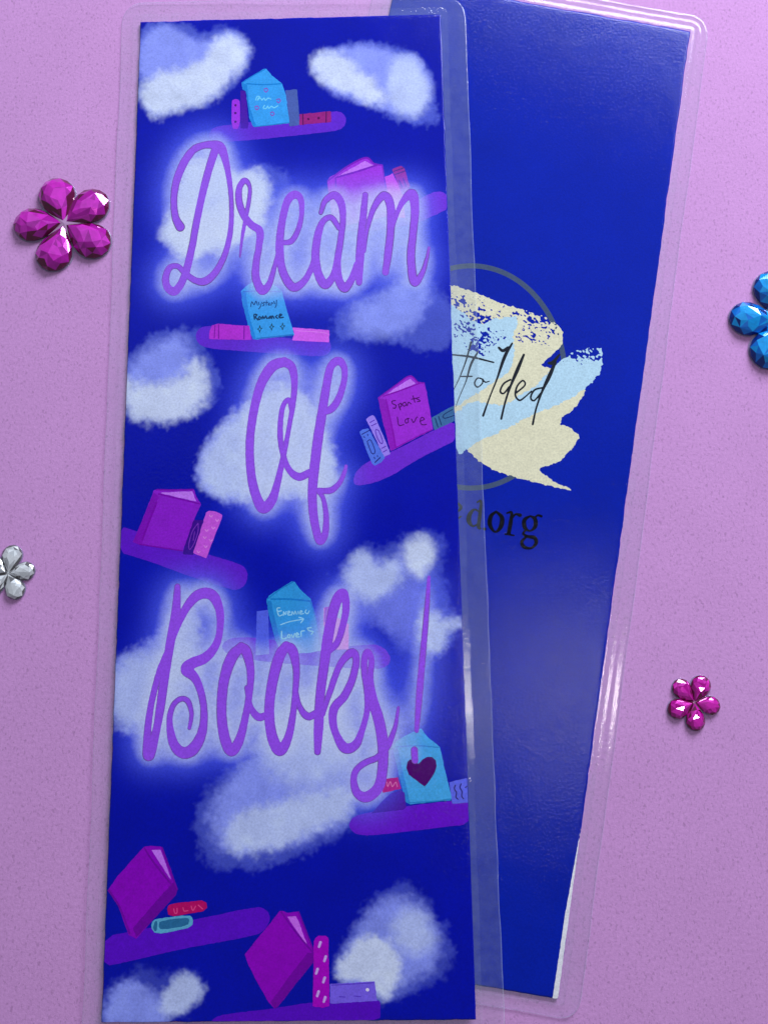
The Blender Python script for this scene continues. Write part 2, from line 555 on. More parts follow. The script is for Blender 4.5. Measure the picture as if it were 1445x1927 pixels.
# ------------------------------------------------------------------ front artwork: clouds (layers: outline, colour, opacity, softness, fuzz)
HALO, MID, BRI, WHT = (90, 104, 214), (150, 162, 255), (200, 212, 255), (220, 229, 255)
CLOUDS = [
    [(Z1([(125, 110), (190, 82), (300, 90), (370, 130), (470, 98), (535, 130), (568, 190), (558, 275), (490, 340), (440, 390), (300, 428), (220, 458), (175, 448), (125, 380)]), HALO, .8, 4, 8),
     (Z1([(125, 190), (160, 120), (240, 97), (300, 130), (330, 155), (400, 155), (480, 118), (530, 150), (555, 210), (520, 270), (440, 330), (300, 340), (125, 320)]), MID, 1, 5, 7),
     (Z1([(127, 340), (190, 285), (300, 265), (390, 235), (410, 160), (480, 125), (540, 160), (552, 220), (500, 295), (440, 355), (380, 402), (290, 425), (210, 458), (160, 435), (130, 385)]), WHT, .95, 6, 8)],
    [(Z1([(790, 240), (860, 185), (1000, 158), (1090, 178), (1170, 188), (1245, 250), (1280, 300), (1272, 350), (1295, 440), (1270, 482), (1200, 486), (1100, 455), (1000, 395), (880, 365), (805, 295)]), HALO, .75, 4, 9),
     (Z1([(800, 245), (860, 195), (1000, 170), (1090, 195), (1120, 210), (1200, 222), (1250, 290), (1262, 350), (1200, 455), (1080, 425), (960, 385), (860, 345)]), MID, 1, 5, 7),
     (Z1([(793, 245), (840, 203), (925, 205), (960, 260), (1040, 310), (1092, 380), (1060, 410), (980, 378), (900, 352), (835, 312)]), WHT, .95, 6, 8),
     (Z1([(1100, 270), (1130, 220), (1190, 218), (1230, 285), (1262, 340), (1240, 425), (1200, 460), (1120, 435), (1090, 380)]), BRI, .95, 6, 7)],
    [(Z2([(455, 190), (490, 165), (560, 168), (632, 205), (638, 262), (600, 325), (540, 360), (470, 330)]), HALO, .75, 5, 9),
     (Z2([(60, 475), (105, 385), (130, 200), (230, 120), (330, 140), (385, 210), (470, 188), (530, 228), (548, 300), (525, 420), (465, 480), (400, 525), (340, 585), (280, 560), (200, 595), (140, 595), (85, 535)]), BRI, 1, 6, 9),
     (Z2([(62, 480), (110, 390), (200, 360), (330, 380), (380, 330), (400, 230), (470, 195), (530, 235), (540, 300), (520, 410), (400, 500), (290, 540), (150, 585), (90, 530)]), WHT, .9, 9, 10)],
    [(Z3([(880, 215), (925, 110), (1050, 60), (1120, -30), (1300, -20), (1345, 80), (1390, 130), (1390, 285), (1290, 318), (1160, 272), (1000, 268), (905, 262)]), HALO, .72, 5, 9),
     (Z3([(945, 195), (975, 120), (1090, 80), (1150, 20), (1260, -10), (1295, 60), (1262, 150), (1200, 225), (1120, 252), (980, 245)]), MID, .92, 7, 9),
     (Z3([(1060, 238), (1090, 222), (1120, 240), (1110, 256), (1070, 256)]), (96, 106, 178), .55, 6, 6)],
    [(Z3([(60, 310), (130, 240), (270, 208), (352, 230), (372, 340), (432, 390), (425, 470), (372, 565), (280, 585), (100, 605), (35, 565), (35, 340)]), HALO, .65, 5, 10),
     (Z3([(35, 400), (100, 310), (200, 258), (285, 246), (305, 320), (290, 430), (180, 460), (60, 460)]), MID, .95, 8, 9),
     (Z3([(30, 400), (70, 440), (180, 452), (272, 430), (290, 350), (342, 336), (380, 420), (374, 512), (300, 575), (200, 608), (100, 596), (30, 570)]), WHT, .93, 7, 10)],
    [(Z3([(610, 465), (680, 425), (765, 470), (830, 555), (870, 650), (910, 760), (912, 868), (820, 915), (650, 915), (480, 938), (392, 908), (325, 832), (342, 738), (412, 635), (492, 552)]), MID, .9, 7, 10),
     (Z3([(620, 478), (680, 440), (760, 482), (820, 562), (858, 650), (898, 760), (898, 860), (820, 898), (650, 898), (480, 925), (402, 898), (338, 830), (354, 742), (424, 642), (502, 562)]), BRI, .95, 7, 10)],
    [(Z4([(852, 485), (925, 370), (990, 308), (1100, 308), (1160, 258), (1250, 236), (1318, 280), (1300, 400), (1340, 560), (1395, 585), (1340, 705), (1260, 742), (1150, 725), (1070, 605), (940, 615), (862, 565)]), HALO, .62, 8, 12),
     (Z4([(925, 405), (1000, 340), (1100, 370), (1150, 330), (1250, 380), (1262, 500), (1305, 600), (1295, 705), (1180, 705), (1060, 592), (960, 595), (895, 505)]), (122, 132, 240), .85, 9, 12),
     (Z4([(930, 388), (975, 332), (1020, 332), (1060, 388), (1110, 343), (1155, 380), (1135, 455), (1060, 515), (980, 515), (935, 455)]), BRI, .9, 7, 8),
     (Z4([(1145, 340), (1168, 288), (1215, 264), (1268, 288), (1280, 352), (1245, 395), (1222, 440), (1180, 395)]), WHT, .95, 6, 7),
     (Z4([(1240, 555), (1330, 588), (1395, 590), (1395, 612), (1330, 622), (1322, 685), (1280, 740), (1228, 702), (1205, 600)]), BRI, .92, 6, 9)],
    [(Z5([(170, 290), (250, 170), (335, 150), (370, 230), (350, 330), (390, 400), (310, 510), (200, 648), (80, 650), (20, 570), (25, 345), (110, 325)]), MID, .85, 8, 11),
     (Z5([(20, 420), (110, 345), (220, 330), (270, 220), (330, 200), (350, 260), (330, 380), (300, 480), (190, 560), (90, 620), (20, 600)]), BRI, .75, 10, 11)],
    [(Z6([(362, 135), (385, 55), (430, -10), (520, -110), (700, -200), (860, -180), (965, -20), (975, 110), (885, 195), (700, 275), (560, 305), (415, 296), (375, 200)]), HALO, .6, 7, 12),
     (Z6([(415, 115), (455, 20), (560, -110), (610, -230), (690, -330), (800, -400), (900, -390), (965, -250), (975, -60), (965, 50), (935, 125), (750, 208), (500, 250), (435, 195)]), MID, .9, 8, 11),
     (Z6([(600, -80), (650, -230), (740, -330), (850, -360), (930, -280), (950, -120), (900, -20), (760, 10)]), BRI, .75, 14, 12),
     (Z6([(465, 155), (560, 80), (800, 28), (945, -5), (955, 85), (862, 135), (720, 206), (620, 244), (495, 242)]), BRI, .93, 7, 10)],
    [(Z6([(855, 705), (915, 600), (955, 520), (1030, 400), (1130, 335), (1185, 380), (1245, 480), (1308, 560), (1308, 685), (1200, 738), (1120, 778), (1045, 788), (990, 725)]), HALO, .5, 7, 12),
     (Z6([(895, 645), (955, 530), (1045, 415), (1150, 402), (1235, 478), (1272, 580), (1225, 688), (1110, 748), (1055, 788), (895, 705)]), MID, .85, 7, 10),
     (Z6([(860, 705), (928, 598), (990, 545), (1062, 555), (1115, 620), (1126, 682), (1072, 788), (1035, 775), (1010, 722)]), WHT, .92, 5, 8),
     (Z6([(1080, 540), (1110, 470), (1170, 450), (1225, 490), (1245, 560), (1200, 620), (1130, 610)]), BRI, .8, 9, 9)],
    [(Z6([(40, 760), (120, 690), (200, 665), (260, 700), (340, 672), (400, 720), (398, 780), (300, 870), (20, 880)]), HALO, .42, 8, 12),
     (Z6([(10, 890), (40, 780), (110, 712), (180, 728), (245, 780), (275, 890)]), MID, .95, 7, 10),
     (Z6([(238, 795), (278, 708), (340, 678), (390, 720), (396, 772), (340, 825), (255, 852)]), BRI, .95, 5, 8)],
]
BLUE = lin((0, 14, 172))


def fuzzy_sd(x, y, pts, amp, seed):
    p = chaikin(pts, 2)
    w = amp * 1.1
    wx = x + w * fbm(x, y, 15, seed, 3)
    wy = y + w * fbm(x, y, 15, seed + 91, 3)
    return sd_poly(wx, wy, p) + 0.7 * amp * fbm(x, y, 7, seed + 40, 2)


def cloud_paint(col, x, y, only=None):
    for ci, layers in enumerate(CLOUDS):
        if only is not None and ci != only:
            continue
        for li, (pts, c, op, soft, amp) in enumerate(layers):
            q = np.asarray([p[:2] for p in pts])
            m = (x > q[:, 0].min() - 22) & (x < q[:, 0].max() + 22) & (y > q[:, 1].min() - 22) & (y < q[:, 1].max() + 22)
            if not m.any():
                continue
            xs, ys = x[m], y[m]
            d = fuzzy_sd(xs, ys, pts, amp, 100 + ci * 31 + li * 7)
            a = np.clip(0.5 - d / ((3.0 if li == 0 else 4.6) * soft), 0, 1)
            a = a * a * (3 - 2 * a) * op
            cc = lin(c) * (1 + 0.16 * fbm(xs, ys, 26, 300 + ci * 5 + li, 3)[:, None])
            col[m] = col[m] * (1 - a[:, None]) + cc * a[:, None]
    return col


def sky_paint(x, y):
    x, y = np.asarray(x, float), np.asarray(y, float)
    col = np.tile(BLUE, (len(x), 1)) * (1 + 0.12 * fbm(x, y, 60, 3, 3)[:, None])
    return add_glow(cloud_paint(col, x, y), x, y)


# ------------------------------------------------------------------ bookmark bodies
def rounded(quad, r, per_side, arc):
    """closed path round a quad (TL, TR, BR, BL) with corner radius r"""
    q = np.asarray(quad, float)
    out = []
    for i in range(4):
        p, a, b = q[i], q[i - 1], q[(i + 1) % 4]
        ua, ub = (a - p) / np.linalg.norm(a - p), (b - p) / np.linalg.norm(b - p)
        s, e = p + ua * r, p + ub * r
        for t in np.linspace(0, 1, arc):
            out.append((1 - t) ** 2 * s + 2 * t * (1 - t) * p + t * t * e)
        nb, un = q[(i + 1) % 4], -ub
        e2 = nb + un * r
        for t in np.linspace(0, 1, per_side + 2)[1:-1]:
            out.append(e * (1 - t) + e2 * t)
    return np.array(out)


def ring(name, inner, outer, nt_, zfun, base, plane, mat, parent, thick):
    """closed ring of film between two paths; zfun(t, pts) is the height of its upper face above the plane"""
    N = len(inner)
    ts = np.linspace(0, 1, nt_)
    tops, bots = [], []
    for t in ts:
        p = inner * (1 - t) + outer * t
        w = unproj(p[:, 0], p[:, 1], plane)
        h = zfun(t, p)
        a = w.copy()
        a[:, 2] += h
        b = w.copy()
        b[:, 2] += np.minimum(base, h - thick)
        tops.append(a)
        bots.append(b)
    V = np.vstack(tops + bots)
    F, G = [], []
    L = nt_ * N
    i = np.arange(N)
    j = (i + 1) % N
    for k in range(nt_ - 1):
        o, o2 = k * N, (k + 1) * N
        F.append(np.stack([o + i, o2 + i, o2 + j, o + j], 1))
        G.append(np.stack([L + o + i, L + o + j, L + o2 + j, L + o2 + i], 1))
    o = (nt_ - 1) * N
    M = 2 * L
    V = np.vstack([V, tops[0], bots[0], tops[-1], bots[-1]])
    G.append(np.stack([M + i, M + j, M + N + j, M + N + i], 1))
    G.append(np.stack([M + 2 * N + i, M + 3 * N + i, M + 3 * N + j, M + 2 * N + j], 1))
    nf = sum(len(q) for q in F)
    FF = np.concatenate(F + G)[:, ::-1]
    ob = mesh_obj(name, V, FF, mat, parent, smooth=True)
    ob.data.materials.append(UNDER)
    mi = np.zeros(len(FF), np.int32)
    mi[nf:len(FF) - N] = 1
    ob.data.polygons.foreach_set('material_index', mi)
    return ob


def card_mesh(name, quad, nu, nv, plane, thick, mat, parent, paint, rough_edge=1.8):
    u, v = np.meshgrid(np.linspace(0, 1, nu), np.linspace(0, 1, nv))
    q = np.asarray(quad, float)
    P = ((1 - u) * (1 - v))[..., None] * q[0] + (u * (1 - v))[..., None] * q[1] + (u * v)[..., None] * q[2] + ((1 - u) * v)[..., None] * q[3]
    x, y = P[..., 0].ravel(), P[..., 1].ravel()
    ed = np.minimum(np.minimum(u, 1 - u) * (nu - 1), np.minimum(v, 1 - v) * (nv - 1)).ravel()
    wob = np.exp(-ed * 1.2) * rough_edge
    x = x + wob * (fbm(x, y, 22, 11, 3))
    y = y + wob * (fbm(x, y, 22, 12, 3))
    col = paint(x, y)
    W = unproj(x, y, plane)
    W[:, 2] -= 0.00035 * np.exp(-ed * 0.8)
    idx = np.arange(nu * nv).reshape(nv, nu)
    F = np.stack([idx[1:, :-1].ravel(), idx[1:, 1:].ravel(), idx[:-1, 1:].ravel(), idx[:-1, :-1].ravel()], 1)
    loop = np.concatenate([idx[0, :-1], idx[:-1, -1], idx[-1, :0:-1], idx[:0:-1, 0]])
    base = W[loop].copy()
    base[:, 2] -= thick
    k = len(loop)
    b = nu * nv + np.arange(k)
    F2 = np.stack([loop, np.roll(loop, -1), np.roll(b, -1), b], 1)
    return mesh_obj(name, np.vstack([W, base]), np.concatenate([F, F2]), mat, parent,
                    np.vstack([col, np.tile(lin((150, 140, 200)), (k, 1))]))


ARC = 12
INK_STEP = 0.00002


def ink_part(name, layers, plane, mat, parent, level, glow=True, step=1.5, label=None, clip=None):
    """one printed motif: layers of (kind, data, colour, opts) stacked by a hair; one mesh"""
    Vs, Fs, Cs, off = [], [], [], 0
    for k, (kind, data, colr, soft) in enumerate(layers):
        if kind == 'stroke':
            pts = np.array([p[:2] for s in data for p in s])
            mw = max(p[2] for s in data for p in s)
            st = step if mw > 6 else 0.8
            g = Grid(pts[:, 0].min() - mw, pts[:, 1].min() - mw, pts[:, 0].max() + mw, pts[:, 1].max() + mw, st)
            f = g.strokes(data)
        else:
            poly = chaikin(data, soft) if soft else np.asarray([p[:2] for p in data])
            st = step if kind == 'poly' else 0.8
            g = Grid(poly[:, 0].min() - 3, poly[:, 1].min() - 3, poly[:, 0].max() + 3, poly[:, 1].max() + 3, st)
            f = sd_poly(g.X, g.Y, poly) + 0.9 * fbm(g.X, g.Y, 6, 60 + k, 2)
        if clip is not None:
            f = np.maximum(f, sd_poly(g.X, g.Y, clip))
        V, F = g.contour(f)
        if not len(F):
            continue
        x, y = V[:, 0], V[:, 1]
        c = np.tile(lin(colr), (len(V), 1)) * (1 + 0.10 * fbm(x, y, 12, 77 + k, 3)[:, None])
        if glow:
            c = add_glow(c, x, y, float(glow))
        W = unproj(x, y, up(plane, level * INK_STEP + k * 0.000005))
        Vs.append(W)
        Fs.append(F + off)
        Cs.append(c)
        off += len(V)
    o = mesh_obj(name, np.vstack(Vs), np.concatenate(Fs), mat, parent, np.vstack(Cs))
    if label:
        o['label'] = label
    return o


# ---- front bookmark
FQ = [(265.2, 41), (829, 27), (895.6, 1919), (191.5, 1924.5)]
FMID = [(251, 27), (842, 13), (909.5, 1934), (177, 1940)]
FOUT = [(231, 6), (873, -9), (950, 1968), (154, 1974)]
FCLIP = [(266.2, 42), (828, 28), (894.6, 1918), (192.5, 1923.5)]
root = unproj(np.array(540.0), np.array(980.0), FRONT_BOTTOM)
front = empty('bookmark', root, 'laminated bookmark lettered Dream Of Books over clouds and bookshelves, lying on top', 'bookmark', 'laminated bookmarks')
card = card_mesh('printed_card', FQ, 300, 900, FRONT_TOP, THICK * 0.8, INK_FRONT, front, sky_paint)

ri, rm, ro = rounded(FQ, 2, 90, ARC), rounded(FMID, 14, 90, ARC), rounded(FOUT, 44, 90, ARC)


def hand_cut(p, seed):
    return p + np.stack([fbm(p[:, 0], p[:, 1], 140, seed, 3), fbm(p[:, 0], p[:, 1], 140, seed + 5, 3)], 1) * 3.2


rm, ro = hand_cut(rm, 201), hand_cut(ro, 211)


def seam_f(t, p):
    w = vnoise(p[:, 0], p[:, 1], 60, 21) * 0.00012 + vnoise(p[:, 0], p[:, 1], 14, 23) * 0.00005
    return -0.0002 - 0.00095 * t ** 1.15 + w * math.sin(math.pi * t)


def margin_f(t, p):
    w = vnoise(p[:, 0], p[:, 1], 90, 25) * 0.0002 + vnoise(p[:, 0], p[:, 1], 25, 26) * 0.00005
    return -0.00115 - 0.0002 * t + w * math.sin(math.pi * t)


ring('seam_strip', ri, rm, 7, seam_f, -0.0026, FRONT_TOP, SEAM, front, 0.0008)
ring('clear_margin', rm + (ro - rm) * 0.004, rm + (ro - rm) * 0.955, 9, margin_f, -0.0030, FRONT_TOP, MARGIN, front, 0.0012)
ring('cut_edge', rm + (ro - rm) * 0.959, ro, 3, lambda t, p: margin_f(1.0, p) - 0.0003 * t, -0.0030, FRONT_TOP, CUT, front, 0.0012)

# clouds as printed pieces (same ink field as the card around them)
for ci, layers in enumerate(CLOUDS):
    pts = np.array([p[:2] for l in layers for p in l[0]])
    g = Grid(max(pts[:, 0].min() - 20, 190), max(pts[:, 1].min() - 20, 20), min(pts[:, 0].max() + 20, 900), min(pts[:, 1].max() + 20, 1926), 2.2)
    best = np.full(g.X.shape, 1e3)
    for li, (pp, c, op, soft, amp) in enumerate(layers):
        d = fuzzy_sd(g.X.ravel(), g.Y.ravel(), pp, amp, 100 + ci * 31 + li * 7).reshape(g.X.shape)
        best = np.minimum(best, d - 0.3 * soft)
    best = np.maximum(best, sd_poly(g.X, g.Y, FCLIP))
    V, F = g.contour(best)
    mesh_obj('printed_cloud', unproj(V[:, 0], V[:, 1], up(FRONT_TOP, 0.000015)), F, INK_FRONT, card, sky_paint(V[:, 0], V[:, 1]))

SHELF = (104, 40, 214)
SHELVES = [
    (Z1([(400, 520), (415, 495), (480, 484), (700, 458), (890, 430), (920, 438), (934, 465), (922, 498), (880, 511), (700, 530), (500, 550), (425, 552), (403, 545)]), SHELF),
    (P2([(1040, 540), (1090, 505), (1190, 455), (1260, 446), (1315, 460), (1350, 510), (1350, 625), (1260, 672), (1150, 722), (1040, 772), (700, 850), (200, 870), (190, 760), (700, 640)]), (120, 45, 220)),
    (P3([(40, 540), (60, 470), (120, 436), (200, 430), (600, 520), (1000, 555), (1345, 575), (1360, 640), (1340, 700), (1260, 728), (1000, 712), (700, 690), (400, 668), (150, 645), (70, 605)]), SHELF),
    (P4([(90, 1340), (125, 1245), (210, 1155), (340, 1090), (540, 1010), (800, 880), (1000, 770), (1320, 620), (1320, 860), (1100, 970), (900, 1070), (700, 1190), (560, 1280), (350, 1372), (180, 1405), (105, 1392)]), (118, 44, 218)),
    (P5([(30, 500), (200, 550), (450, 640), (700, 720), (1000, 810), (1270, 890), (1350, 940), (1372, 1030), (1345, 1120), (1270, 1166), (1180, 1162), (800, 1040), (600, 965), (400, 890), (200, 825), (30, 775)]), (100, 22, 206)),
    (Z5([(435, 320), (450, 290), (500, 278), (620, 285), (800, 330), (1000, 303), (1050, 318), (1076, 358), (1062, 390), (1020, 402), (800, 388), (600, 372), (470, 352)]), (125, 40, 215)),
    (P7([(85, 960), (140, 885), (300, 850), (650, 790), (1120, 730), (1320, 740), (1320, 966), (1000, 1002), (600, 1052), (300, 1084), (170, 1074), (105, 1025)]), (108, 12, 208)),
    (Z6([(20, 554), (200, 520), (420, 478), (590, 441), (630, 452), (644, 485), (625, 525), (590, 548), (300, 600), (150, 637), (20, 664)]), (95, 10, 205)),
    (P8([(50, 965), (100, 900), (180, 876), (500, 840), (840, 785), (1100, 778), (1335, 766), (1350, 800), (1345, 940), (900, 965)]), (92, 8, 200)),
]
for pts, c in SHELVES:
    ink_part('printed_shelf', [('poly', pts, c, 1)], FRONT_TOP, INK_FRONT, card, 2, clip=FCLIP, glow=0.72 if c == (125, 40, 215) else 1.0)


def circ(f, x, y, r, n=10):
    return f([(x + r * math.cos(2 * math.pi * k / n), y + r * math.sin(2 * math.pi * k / n)) for k in range(n)])


